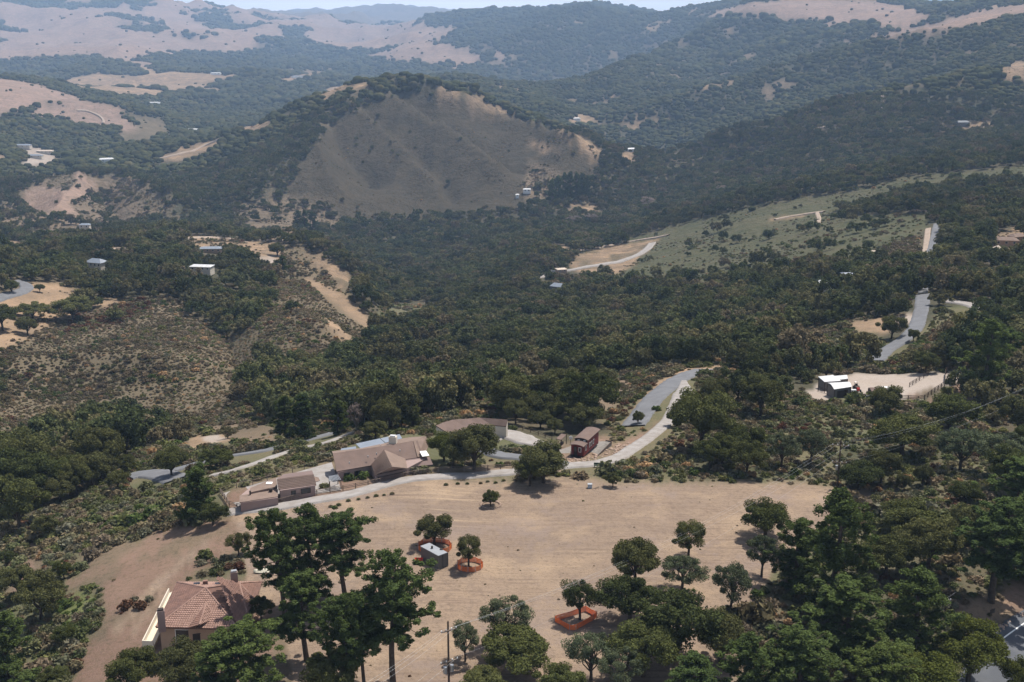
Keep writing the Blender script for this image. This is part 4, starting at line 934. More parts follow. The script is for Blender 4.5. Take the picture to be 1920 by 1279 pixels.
def arched(name, u0, u1, hw_, z, rise, m, parent=None):
    V = []; K = 7
    for u in (u0, u1):
        for k in range(K): t = -1 + 2 * k / (K - 1); V.append(at(u, hw_ * t, z + rise * (1 - t * t)))
        for k in range(K): t = 1 - 2 * k / (K - 1); V.append(at(u, hw_ * t, z - .12 + rise * (1 - t * t)))
    n = 2 * K; Fc = [(i, (i + 1) % n, n + (i + 1) % n, n + i) for i in range(n)] + [tuple(range(n))[::-1], tuple(range(n, 2 * n))]
    return h.part(name, V, Fc, m, parent)
arched('roof', -.5, 2.0, 1.55, 3.15, .3, roof_brown); arched('roof', 2.0, Lc + .5, 1.55, 3.7, .3, roof_brown)
cbox('upper_wall', 2.1, Lc, -1.33, 1.33, 3.1, 3.68, wall_red); cu = cbox('cupola_front', 2.0, 2.12, -1.3, 1.3, 3.1, 3.72, trim_dark)
for w in (-.7, .5): cbox('window', 1.94, 2.0, w, w + .5, 3.3, 3.6, trim_white, cu)
for u in (1.0, 3.2, 4.2, 5.4):
    w_ = cbox('window', u, u + .62, 1.35, 1.42, 1.75, 2.75, trim_white); cbox('pane', u + .1, u + .52, 1.42, 1.44, 1.85, 2.65, glass, w_)
w_ = cbox('window', -.07, 0, .25, .85, 1.7, 2.7, trim_white); cbox('pane', -.09, -.07, .33, .77, 1.8, 2.6, glass, w_)
w_ = cbox('door', -.07, 0, -.75, 0, .95, 2.8, trim_dark); cbox('pane', -.09, -.07, -.6, -.15, 1.9, 2.6, glass, w_)
cbox('underframe', -.4, Lc + .4, -1.2, 1.2, .6, .9, trim_dark)
for u in (1.1, Lc - 1.1):
    for w in (-.95, .95):
        c = at(u, w, .45); v, f = tube([c - np.r_[rt, 0] * .08, c + np.r_[rt, 0] * .08], [.42, .42], 12); h.part('wheel', np.r_[v, [c - np.r_[rt, 0] * .08, c + np.r_[rt, 0] * .08]], list(map(tuple, f)) + [(24, (i + 1) % 12, i) for i in range(12)] + [(25, 12 + i, 12 + (i + 1) % 12) for i in range(12)], metal)
for w in (-1.2, 1.2):
    v, f = tube([at(-.7, w, .9), at(-.7, w, 1.9)], [.04, .04], 4); h.part('rail_post', v, f, trim_dark)
cbox('platform', -.8, 0, -1.2, 1.2, .78, .9, trim_dark)
keep_poly([(1040, 870), (1040, 835), (1055, 810), (1065, 818), (1085, 800), (1125, 800), (1150, 825), (1120, 850), (1100, 865)])
for t in np.linspace(0, 1, 7): q = at(Lc * t, 0, 0); KEEP.append((q[0], q[1], 4.2))
KEEP.append((*ground(1055, 850)[:2], 5)); KEEP.append((*ground(1060, 835)[:2], 5)); KEEP.append((*ground(1135, 835)[:2], 3))
d = T('deck', 'grey boarded deck round the caboose with a low curb', 'deck', (c0_[0], c0_[1], zg + .2))
dk = [at(-4.5, -4.5, .22), at(-3.2, 3.0, .22), at(-.5, 3.4, .22), at(Lc + 3.2, 3.2, .22), at(Lc + 3.2, 1.8, .22), at(Lc + .5, -2.5, .22), at(0, -6.5, .22)]
d.slab('platform', dk, 1.6, deck_wood)
for i in range(0, 4):
    a, b_ = dk[i], dk[i + 1]; v, f = tube([a + (0, 0, .15), b_ + (0, 0, .15)], [.12, .12], 4); d.part('curb', v, f, wood_dark)
nb = 26
for i in range(nb): t = i / (nb - 1); a = dk[1] + (dk[3] - dk[1]) * t; v, f = tube([a - np.r_[rt, 0] * 1.0 + (0, 0, .012), a + (0, 0, .012) - np.r_[rt, 0] * .1], [.02, .02], 4); d.part('board_joint', v, f, wood_dark)
s_ = T('baggage_kiosk', 'small open shelter with brown pitched roof beside the caboose', 'shelter', P(1050, 832, zg))
p0, p1, p2, p3 = P(1043, 822, zg + 2.2), P(1052, 825, zg + 2.0), P(1062, 815, zg + 2.0), P(1053, 813, zg + 2.4)
s_.slab('roof', [p0, p1, p2, p3], .12, roof_brown)
for p in (p0, p1, p2, p3): s_.box('post', (p[0], p[1], zg + 1.0), (.14, .14, 2.2), wood_dark)
s_.box('bench', ((p0 + p2) / 2 * (1, 1, 0)) + (0, 0, zg + .5), (1.6, .5, .5), wood_dark, rzc)
st = T('signal_stand', 'round black and white track signal standing on the deck left of the caboose', 'signal', P(1070, 832, zg + .2))
v, f = tube([P(1070, 832, zg + .2), P(1070, 832, zg + .2) + (0, 0, 1.2)], [.05, .05], 5); st.part('post', v, f, trim_dark)
c = P(1070, 832, zg + .2) + (0, 0, 1.3); v, f = tube([c - (0, .05, 0), c + (0, .05, 0)], [.4, .4], 12); st.part('disc', np.r_[v, [c - (0, .05, 0)]], list(map(tuple, f)) + [(24, i, (i + 1) % 12) for i in range(12)], white)
# stone bank below the deck: separate stones
rs = np.random.default_rng(4)
bank = T('stone_bank', 'bank of loose reddish boulders between the deck and the pale drive', 'boulders', ground(1130, 855))
sv, sf = blob(3, 1, .3, .7); stone_me = mesh_np('stone', sv, sf, stone_m)
for i in range(110):
    t = rs.random(); px = 1060 + 120 * t + rs.normal() * 4; py = 868 - 38 * t ** 1.6 + rs.normal() * 4.0
    g = ground(px, py); o = link('stone', stone_me, bank.o, g - bank.b + (0, 0, -.1), rs.random() * 6); sc_ = .22 + .35 * rs.random() ** 2; o.scale = (sc_, sc_ * .8, sc_ * .7)
keep_poly([(1065, 866), (1120, 866), (1190, 835), (1180, 828), (1110, 855)])

# ---- store shed in the field
g0 = ground(813, 1050); zg = g0[2]
ZT = zg + 2.35
h = T('storage_shed', 'grey metal storage shed with pale flat roof standing in the cleared field', 'shed', (g0[0], g0[1], zg))
c = [P(789, 1033, ZT), P(817, 1041, ZT), P(839, 1033, ZT), P(812, 1019, ZT)]
c[1] = P(820, 1041, ZT); 
# square it up: the long side runs from the left corner to the front corner
A_, B_, C_ = P(789, 1024, ZT), P(821.5, 1041.6, ZT), P(839, 1036, ZT)
u_ = (B_ - A_); Lx = np.linalg.norm(u_); u_ /= Lx; n_ = np.array([-u_[1], u_[0], 0]); Wx = abs((C_ - B_) @ n_)
if (C_ - B_) @ n_ < 0: n_ = -n_
Q = [A_, B_, B_ + n_ * Wx, A_ + n_ * Wx]
h.slab('roof', [q - u_ * 0 + (q - (Q[0] + Q[2]) / 2) * .04 for q in Q], .14, roof_white if False else mat('pale_grey_roof', (.27,.28,.30), .6, .3, (1.5, (.23,.24,.26), .6)))
h.walls('wall', Q, zg - .2, ZT - .12, shed_grey)
def ribs(T_, a, b_, z0, z1, m, n):
    a = np.array(a); b_ = np.array(b_); t = (b_ - a); nrm = np.array([t[1], -t[0], 0]); nrm /= np.linalg.norm(nrm)
    if nrm[:2] @ -a[:2] < 0: nrm = -nrm
    for i in range(n):
        p = a + t * (i + .5) / n + nrm * .03; v, f = tube([(p[0], p[1], z0), (p[0], p[1], z1)], [.05, .05], 4); T_.part('wall_rib', v, f, m)
ribs(h, Q[0], Q[1], zg, ZT - .15, shed_grey, 14); ribs(h, Q[1], Q[2], zg, ZT - .15, shed_grey, 4)
h.opening('door', Q[1], Q[2], .9, 1.9, zg + .05, zg + 2.2, trim_dark, shed_grey, .04, 'door_leaf')
h.box('roof_vent', (Q[0] + Q[2]) / 2 + (-.3, .3, .2), (.3, .3, .35), trim_dark); h.box('roof_vent', (Q[0] + Q[2]) / 2 + (1.2, -.2, .06), (.5, .3, .12), trim_dark)
h.slab('footing', [Q[0] * (1, 1, 0) - n_ * .5 + (0, 0, zg + .1), Q[1] * (1, 1, 0) - n_ * .5 + u_ * .3 + (0, 0, zg + .1), Q[1] * (1, 1, 0) + u_ * .3 + n_ * .05 + (0, 0, zg + .1), Q[0] * (1, 1, 0) + n_ * .05 + (0, 0, zg + .1)], .3, wood_grey)
for q in Q: KEEP.append((q[0], q[1], 3))
w_ = T('wheelbarrow', 'small red wheelbarrow lying at the left end of the grey shed', 'wheelbarrow', ground(786, 1056))
bs = w_.b; w_.part('tray', [bs + v for v in ((-.45, -.3, .35), (.45, -.3, .35), (.45, .3, .35), (-.45, .3, .35), (-.7, -.45, .75), (.6, -.45, .75), (.6, .45, .75), (-.7, .45, .75))], [(0, 1, 2, 3), (0, 1, 5, 4), (1, 2, 6, 5), (2, 3, 7, 6), (3, 0, 4, 7)], red_plastic)
v, f = tube([bs + (-.75, -.06, .25), bs + (-.75, .06, .25)], [.25, .25], 10); w_.part('wheel', v, f, tyre_m)
for s in (-.3, .3): v, f = tube([bs + (-.6, s, .3), bs + (1.2, s, .6)], [.03, .03], 4); w_.part('handle', v, f, wood_dark)

# ---- orange safety fences round three young oaks
def safety_fence(outline, zlab, hgt=.85):
    g = [ground(*q) for q in outline]; n = len(g); T_ = T('safety_fence', zlab, 'fence', g[0])
    for i in range(n):
        a, b_ = g[i], g[(i + 1) % n]
        v, f = tube([a, a + (0, 0, hgt + .2)], [.04, .04], 5); T_.part('post', v, f, metal)
        # netting: vertical and horizontal plastic strands, sagging a little between posts
        Ls = np.linalg.norm(b_ - a); V = []; Fc = []; m_ = max(3, int(Ls / .16)); dirv = (b_ - a) / Ls; nrm = np.array([dirv[1], -dirv[0], 0])
        def strand(p, q_, w):
            k = len(V); e = np.cross(q_ - p, nrm); e = e / (np.linalg.norm(e) + 1e-9) * w
            V.extend([p - e, q_ - e, q_ + e, p + e, p - e + nrm * .02, q_ - e + nrm * .02, q_ + e + nrm * .02, p + e + nrm * .02]); Fc.extend([(k, k + 1, k + 2, k + 3), (k + 7, k + 6, k + 5, k + 4), (k, k + 4, k + 5, k + 1), (k + 3, k + 2, k + 6, k + 7)])
        top = lambda t: hgt - .12 * math.sin(t * PI)
        for j in range(m_ + 1):
            t = j / m_; p = a + (b_ - a) * t; strand(p + (0, 0, .03), p + (0, 0, top(t)), .032)
        for k_ in range(8):
            fz_ = (k_ + .3) / 7.4
            for t0, t1 in ((0, .5), (.5, 1)): strand(a + (b_ - a) * t0 + (0, 0, top(t0) * fz_), a + (b_ - a) * t1 + (0, 0, top(t1) * fz_), .03 if k_ < 7 else .045)
        T_.part('netting', V, Fc, orange)
    return T_
def oval(cx, cy, rx, ry, n=10): return [(cx + rx * math.cos(2 * PI * i / n), cy + ry * math.sin(2 * PI * i / n)) for i in range(n)]
safety_fence(oval(815, 1028, 32, 12, 11), 'orange mesh safety fence circling the oak behind the grey shed')
safety_fence(oval(881, 1063, 24.5, 10, 11), 'orange mesh safety fence circling the oak right of the grey shed')
safety_fence([(1040, 1165), (1098, 1146), (1119, 1157), (1112, 1163), (1080, 1181), (1068, 1182)], 'orange mesh safety fence in a lozenge round the oak in the lower middle')
keep_poly(oval(881, 1060, 26, 16)); keep_poly([(1038, 1150), (1098, 1136), (1122, 1150), (1080, 1184), (1066, 1184)])

# ---- post and rail fences
def rail_fence(outline, lab, m, hgt=1.2, rails=3, sp=2.5, name='rail_fence', r=.05, board=False):
    g = np.array([ground(*q) for q in outline]); seg = np.r_[0, np.cumsum(np.hypot(*np.diff(g[:, :2], axis=0).T))]; n = max(2, int(seg[-1] / sp)); s = np.linspace(0, seg[-1], n + 1)
    x = np.interp(s, seg, g[:, 0]); y = np.interp(s, seg, g[:, 1]); z = zat(x, y); T_ = T(name, lab, 'fence', (x[0], y[0], z[0])); k = 0
    for i in range(n + 1):
        v, f = tube([(x[i], y[i], z[i] - .3), (x[i], y[i], z[i] + hgt)], [r * 1.5, r * 1.5], 4)
        T_.part('post', np.r_[v], list(map(tuple, f)) + [(7, 6, 5, 4)], m)
        KEEP.append((x[i], y[i], .9))
    for i in range(n):
        for j in range(rails):
            hz_ = hgt * (.95 - .8 * j / rails); a = (x[i], y[i], z[i] + hz_); b_ = (x[i + 1], y[i + 1], z[i + 1] + hz_); v, f = tube([a, b_], [r, r], 4); T_.part('rail', v, f, m)
        if board:
            a = np.array((x[i], y[i], z[i])); b_ = np.array((x[i + 1], y[i + 1], z[i + 1])); d_ = (b_ - a) / np.linalg.norm(b_ - a); n2 = np.array([d_[1], -d_[0], 0]) * .012
            T_.part('wire_mesh_panel', [a + n2, b_ + n2, b_ + n2 + (0, 0, hgt * .8), a + n2 + (0, 0, hgt * .8), a - n2, b_ - n2, b_ - n2 + (0, 0, hgt * .8), a - n2 + (0, 0, hgt * .8)], [(0, 1, 2, 3), (7, 6, 5, 4), (3, 2, 6, 7)], m2_panel)
    return T_
m2_panel = mat('weathered_fence_board', (.27,.20,.15), .95, .1, (1.5, (.21,.155,.12), .8))
rail_fence([(413, 926), (430, 950), (447, 955), (521, 946), (567, 934), (634, 922), (712, 907), (765, 894), (817, 887), (895, 883), (962, 881)], 'long weathered rail fence along the near edge of the compound drive', wood_grey, 1.1, 3, 2.4, r=.06)
rail_fence([(413, 925), (478, 909), (528, 894), (567, 881), (621, 868)], 'weathered rail fence behind the cottage and flat-roofed outbuilding', wood_grey, 1.1, 2, 3.0)
rail_fence([(1592, 748), (1640, 751), (1691, 750), (1729, 753), (1771, 724), (1815, 703)], 'dark three-rail fence along the near side of the horse yard', wood_dark, 1.4, 3, 2.6, r=.07)
rail_fence([(1705, 726), (1722, 715), (1740, 705)], 'short dark rail fence inside the horse yard', wood_dark, 1.3, 3, 2.6, r=.06)
rail_fence([(1534, 733), (1560, 741), (1592, 747)], 'dark rail fence left of the white carports', wood_dark, 1.3, 3, 2.6, r=.06)
rail_fence([(1543, 701), (1580, 699), (1611, 698)], 'thin rail fence at the back of the horse yard', wood_grey, 1.2, 2, 3)
rail_fence([(950, 799), (985, 808), (1010, 816), (1035, 826)], 'low dark fence behind the gravel court', wood_dark, .9, 2, 2.5)
keep_poly([(1530, 700), (1560, 700), (1610, 705), (1700, 700), (1790, 695), (1800, 705), (1760, 725), (1720, 748), (1690, 748), (1700, 735), (1620, 740), (1560, 745), (1530, 735)])
keep_poly([(1730, 752), (1771, 722), (1815, 700), (1820, 705), (1770, 732), (1732, 756)])

# ---- horse yard
def carport(px, lab, zt=2.6, arch=0.0, open_front=False, m=roof_white):
    g0 = ground((px[0][0] + px[1][0]) / 2, (px[0][1] + px[1][1]) / 2 + 14); zg = g0[2]
    T_ = T('metal_barn', lab, 'barn', (g0[0], g0[1], zg)); q = [P(x, y, zg + zt) for x, y in px]
    if arch:
        V = []; K = 8
        for e0, e1 in ((q[0], q[3]), (q[1], q[2])):
            for k in range(K): t = k / (K - 1); V.append(e0 + (e1 - e0) * t + (0, 0, arch * math.sin(t * PI)))
        V += [v - np.array((0, 0, .12)) for v in V]
        T_.part('roof', V, [(k, k + 1, K + k + 1, K + k) for k in range(K - 1)] + [(2 * K + k, 3 * K + k, 3 * K + k + 1, 2 * K + k + 1) for k in range(K - 1)] + [(0, K, 3 * K, 2 * K), (K - 1, 3 * K - 1, 4 * K - 1, 2 * K - 1)], m)
    else: T_.slab('roof', q, .15, m)
    c = sum(q) / 4; w = [c + (p - c) * .93 for p in q]
    T_.walls('wall', w, zg - 1, zg + zt - .1, shed_grey)
    for p in w: v, f = tube([(p[0] * 1.0, p[1] - .08, zg - .3), (p[0], p[1] - .08, zg + zt)], [.1, .1], 4); T_.part('post', v, f, wood_dark)
    T_.opening('bay_door', w[0], w[1], 1.0, max(2.0, np.linalg.norm((w[1] - w[0])[:2]) - 1.0), zg, zg + zt - .7, trim_dark, trim_dark, .08, 'door_leaf')
    for p in q: KEEP.append((p[0], p[1], 4))
    return T_
carport([(1546, 716), (1577, 714), (1562, 703), (1534, 706)], 'white-roofed metal stable at the left rear of the horse yard')
carport([(1564, 730), (1597, 725), (1590, 716), (1550, 718)], 'metal barn with curved white roof in front of the other two', 2.8, .5)
carport([(1572, 712), (1590, 710), (1588, 703), (1564, 705)], 'smallest white-roofed metal stable behind the curved barn', 2.4)
t = T('tractor', 'small brown and grey tractor beside the curved barn', 'tractor', ground(1606, 733)); B = t.b
t.box('body', B + (0, 0, .9), (1.0, 2.2, .8), wood_dark); t.box('hood', B + (0, -.9, .85), (.7, 1.2, .7), red_plastic); t.box('seat', B + (0, .6, 1.5), (.5, .5, .5), tyre_m)
v, f = tube([B + (-.4, .9, 1.3), B + (-.4, .9, 2.2), B + (.4, .9, 2.2), B + (.4, .9, 1.3)], [.05] * 4, 4); t.part('roll_bar', v, f, metal)
for x in (-.65, .65):
    for y, r in ((.6, .6), (-1.2, .38)):
        c = B + (x, y, r); v, f = tube([c - (.13, 0, 0), c + (.13, 0, 0)], [r, r], 10); t.part('wheel', np.r_[v, [c - (.13, 0, 0), c + (.13, 0, 0)]], list(map(tuple, f)) + [(20, (i + 1) % 10, i) for i in range(10)] + [(21, 10 + i, 10 + (i + 1) % 10) for i in range(10)], tyre_m)
t = T('horse_trailer', 'white boxy trailer parked behind the dark oak in the horse yard', 'trailer', ground(1667, 742)); B = t.b
t.box('body', B + (0, 0, 1.3), (3.6, 2.0, 1.7), white, .1); t.box('window', B + (0, -1.02, 1.6), (2.2, .05, .35), glass, .1)
for x in (-.6, .5): c = B + (x, -1.05, .35); v, f = tube([c - (0, .1, 0), c + (0, .1, 0)], [.35, .35], 10); t.part('wheel', v, f, tyre_m)
v, f = tube([B + (1.8, 0, .6), B + (3.0, .1, .5)], [.06, .06], 4); t.part('hitch', v, f, metal)
t = T('hay_shelter', 'open-topped brown timber box shelter against the horse yard fence', 'shelter', ground(1645, 744)); B = t.b
for (dx, dy, sx, sy) in ((0, -1.5, 4, .12), (0, 1.5, 4, .12), (-2, 0, .12, 3), (2, 0, .12, 3)): t.box('side', B + (dx, dy, .9), (sx, sy, 2.0), wood_dark, 0)
t.slab('roof', [B + (-2.1, -1.6, 1.95), B + (2.1, -1.6, 1.95), B + (2.1, .2, 2.4), B + (-2.1, .2, 2.4)], .1, roof_brown)
t = T('corral', 'brown metal pipe corral at the right end of the horse yard', 'corral', ground(1785, 712)); B = t.b
cp = [ground(*q) for q in ((1771, 718), (1772, 703), (1776, 698), (1806, 698), (1805, 707), (1788, 716))]
for i in range(len(cp)):
    a, b_ = cp[i], cp[(i + 1) % len(cp)]
    for m_ in range(3):
        p = a + (b_ - a) * m_ / 3; v, f = tube([p, p + (0, 0, 1.7)], [.07, .07], 4); t.part('post', v, f, wood_dark)
    for hh in (.5, .9, 1.3, 1.65): v, f = tube([a + (0, 0, hh), b_ + (0, 0, hh)], [.05, .05], 4); t.part('rail', v, f, wood_dark)
t.slab('shade_roof', [P(1783, 712, B[2] + 2.3), P(1797, 711, B[2] + 2.3), P(1797, 704, B[2] + 2.5), P(1785, 703, B[2] + 2.5)], .1, roof_pale)
rs = np.random.default_rng(8)
for i, (px, py, sx, m_, lb) in enumerate(((1616, 747, 1.6, wood_dark, 'dark heap of stacked timber along the horse yard fence'), (1628, 748, 1.2, roof_white, 'pale covered stack against the horse yard fence'), (1606, 746, 1.5, wood_grey, 'grey stack of boards near the curved barn'), (1598, 738, 1.4, roof_white, 'white sheeted pile beside the curved barn'))):
    t = T('timber_stack', lb, 'stack', ground(px, py))
    for k in range(5): t.box('board', t.b + (rs.normal() * .1, rs.normal() * .1, .15 + k * .2), (sx, .9, .16), m_, rs.normal() * .08)

# ---- utility poles and lines
def pole(base_px, top_px, lab, arms, r=.16, ang=0.0, cans=0, hfix=None):
    g = ground(*base_px); D = math.hypot(g[0], g[1]); tt = float(az_dep(*top_px)[1]); hgt = hfix or (CAM_H - tt * D - g[2])
    T_ = T('utility_pole', lab, 'pole', g); v, f = tube([g - (0, 0, .5), g + (0, 0, hgt)], [r, r * .75], 8); T_.part('shaft', v, list(map(tuple, f)) + [tuple(range(8, 16))], wood_dark)
    d_ = np.array([math.cos(ang), math.sin(ang), 0]); ends = []
    for (dh, half) in arms:
        c = g + (0, 0, hgt - dh); nrm = np.array([-d_[1], d_[0], 0]) * (r + .05)
        ar = T_.box('crossarm', c - nrm, (2 * half, .12, .14), wood_grey, ang)
        for s in (-.95, -.35, .35, .95):
            p = c - nrm + d_ * half * s; T_.box('insulator', p + (0, 0, .17), (.1, .1, .2), white, ang, ar); ends.append(p + (0, 0, .27))
    for k in range(cans):
        c = g + (0, 0, hgt - arms[-1][0] - 1.0) + d_ * (.5 if k % 2 else -.5) - (0, .3, 0); v, f = tube([c - (0, 0, .45), c + (0, 0, .45)], [.24, .24], 10); T_.part('transformer', v, list(map(tuple, f)) + [tuple(range(10, 20)), tuple(range(9, -1, -1))], metal)
    return T_, ends, g + (0, 0, hgt)
pa_, ea, ta = pole((842, 1300), (840, 1165), 'tall wooden utility pole with crossarms and transformers at the bottom centre', [(1.2, 1.1), (5.6, 1.25)], ang=.55, cans=2)
pb2, eb, tb = pole((1570, 915), (1572, 823), 'wooden utility pole with two crossarms above the brush right of the field', [(1.2, 1.5), (4.6, 1.3)], ang=-.25, cans=1)
pc2, ec, tc_ = pole((1771, 1160), (1773, 1121), 'short wooden pole rising from the pines beside the highway', [(.4, .6)], r=.13, ang=.3)
def wire(a, b_, sag, lab, r=.0095):
    a = np.array(a); b_ = np.array(b_); p = [a + (b_ - a) * t - (0, 0, sag * 4 * t * (1 - t)) for t in np.linspace(0, 1, 22)]
    v, f = tube(p, [r] * len(p), 4); link('power_line', mesh_np('power_line', v, f, metal), label=lab, category='power line', group='overhead power lines')
LBL_W = 'thin overhead power line crossing the lower part of the view between the utility poles'
far_l = P(380, 1400, 10.0); far_r = P(2000, 690, 3.0)
for i, k in enumerate((0, 1, 3)): wire(ea[k], eb[k], 3.0, LBL_W)
for i, k in enumerate((0, 1, 3)): wire(ea[k], far_l + (i * 1.1, -i * .8, 0), 2.2, LBL_W)
for i, k in enumerate((0, 1, 3)): wire(eb[k], far_r + (i * .3, i * 1.2, 0), 2.6, LBL_W)
for k in (4, 7): wire(ea[k], far_l + (k * .4, -k * .3, -4), 2.0, LBL_W); wire(eb[k], far_r + (0, k * .5, -4), 2.0, LBL_W)
wire(ea[4], eb[4], 3.4, LBL_W)
wire(tc_, ground(1990, 1040) + (0, 0, 7), .4, 'single pale overhead cable running from the short pole to the right edge')
# ---- loose rocks along the highway verge
vg = T('verge_rocks', 'strip of pale rubble along the edge of the highway', 'rocks', ground(1885, 1165)); rs = np.random.default_rng(12)
for i in range(70):
    t_ = rs.random(); g = ground(1862 + 60 * t_ + rs.normal() * 3, 1190 - 44 * t_ + rs.normal() * 2.5); o = link('stone', stone_me, vg.o, g - vg.b, rs.random() * 6); q_ = .15 + .3 * rs.random() ** 2; o.scale = (q_, q_, q_ * .7)
# ---- back of a road sign and small site things
t = T('road_sign', 'dark back of a rectangular road sign on a post beside the highway', 'sign', ground(1856, 1172)); B = t.b
v, f = tube([B, B + (0, 0, 2.6)], [.05, .05], 5); t.part('post', v, f, wood_grey); t.box('sign_panel', B + (.1, -.08, 2.3), (1.0, .05, .7), trim_dark, .5)
t = T('green_bench', 'dark green bench-like rack at the edge of the pale drive below the caboose', 'bench', ground(1125, 877)); B = t.b
t.box('seat', B + (0, 0, .5), (2.4, .5, .12), green_metal, -.05); t.box('backrest', B + (0, .28, .75), (2.4, .1, .35), green_metal, -.05)
for x in (-1.1, 0, 1.1): t.box('leg', B + (x, 0, .22), (.1, .4, .44), green_metal)
t = T('well_box', 'small pale blue metal box on boards at the top edge of the field', 'utility box', ground(1106, 915)); B = t.b
t.box('cabinet', B + (0, 0, .4), (.8, .7, .7), mat('pale_blue_metal', (.36,.43,.50), .5, .4)); t.box('lid', B + (0, 0, .79), (.85, .75, .08), metal)
for k in range(3): t.box('plank', B + (1.0 + k * .35, -.2 + k * .1, .1), (1.6, .15, .06), wood_grey, .8 + k * .3)
t = T('boat', 'cream upturned dinghy lying under the pines above the tiled house', 'boat', ground(498, 1071)); B = t.b
V = []; K = 9
for i in range(K):
    u = -1 + 2 * i / (K - 1); w_b = .75 * (1 - u * u) ** .6 + .04
    for j in range(5): q_ = -1 + j / 2; V.append(B + (u * 1.9, w_b * q_ + u * .3, .1 + .5 * (1 - q_ * q_) * (1 - .5 * u * u)))
t.part('hull', V, [(i * 5 + j, i * 5 + j + 5, i * 5 + j + 6, i * 5 + j + 1) for i in range(K - 1) for j in range(4)], mat('cream_gelcoat', (.62,.58,.45), .5, .4))
t.box('keel', B + (0, 0, .62), (2.4, .08, .1), trim_dark, .15)
# ---- raised rim round the small ball-shaped tree
t = T('tree_ring', 'low circular earth and stone rim round the smallest round tree in the field', 'planting ring', ground(920, 947))
for k in range(26):
    an = 2 * PI * k / 26; o = link('stone', stone_me, t.o, (1.75 * math.cos(an), 1.75 * math.sin(an), 0), an); o.scale = (.30, .26, .2)
# ---- row of small saplings
sap = bush(7, n=6, per=40, leaf=.16, h=1.0); sap_me = mesh_np('crown', *sap, scrubleaf); ssv, ssf = tube([(0, 0, -.1), (0, 0, .4)], [.05, .03], 4); sst = mesh_np('stem', ssv, ssf, bark)
row = [(620, 951), (635, 948), (653, 940), (672, 937), (689, 934), (705, 931), (720, 929), (735, 927), (836, 910), (858, 908), (876, 908), (901, 907), (914, 904), (929, 906), (944, 902)]
for px, py in row:
    o = thing('sapling', 'knee-high dark shrub in the evenly spaced row along the top of the field', 'shrub', ground(px, py), 0, 'row of young shrubs along the drive'); s = .42 + .2 * RNG.random(); o.scale = (s, s, s)
    link('crown', sap_me, o); link('stem', sst, o)

# ---- houses and yards far off among the trees
def far_house(px, py, w, d, ht, rz, mroof, mwall, lab, name='distant_house', pitch=1.2, hip=.3, win=2, lift=0.0):
    g = ground(px, py) + (0, 0, lift); T_ = T(name, lab, 'house', g); ca, sa = math.cos(rz), math.sin(rz)
    W_ = lambda x, y, z: g + (x * ca - y * sa, x * sa + y * ca, z)
    c = [W_(-w / 2, -d / 2, 0), W_(w / 2, -d / 2, 0), W_(w / 2, d / 2, 0), W_(-w / 2, d / 2, 0)]; T_.walls('wall', c, g[2] - 3, g[2] + ht, mwall)
    e = [W_(-w / 2 - .5, -d / 2 - .5, ht), W_(w / 2 + .5, -d / 2 - .5, ht), W_(w / 2 + .5, d / 2 + .5, ht), W_(-w / 2 - .5, d / 2 + .5, ht)]
    r0, r1 = W_(-w / 2 + hip * w, 0, ht + pitch), W_(w / 2 - hip * w, 0, ht + pitch)
    T_.part('roof', e + [r0, r1], [(0, 1, 5, 4), (2, 3, 4, 5), (1, 2, 5), (3, 0, 4), (3, 2, 1, 0)], mroof)
    for k in range(win):
        u = w * (k + .5) / win; T_.opening('window', c[0], c[1], u - .6, u + .6, g[2] + 1, g[2] + ht - .6, trim_white, glass, .1)
    KEEP.append((g[0], g[1], max(w, d) * .6)); return T_
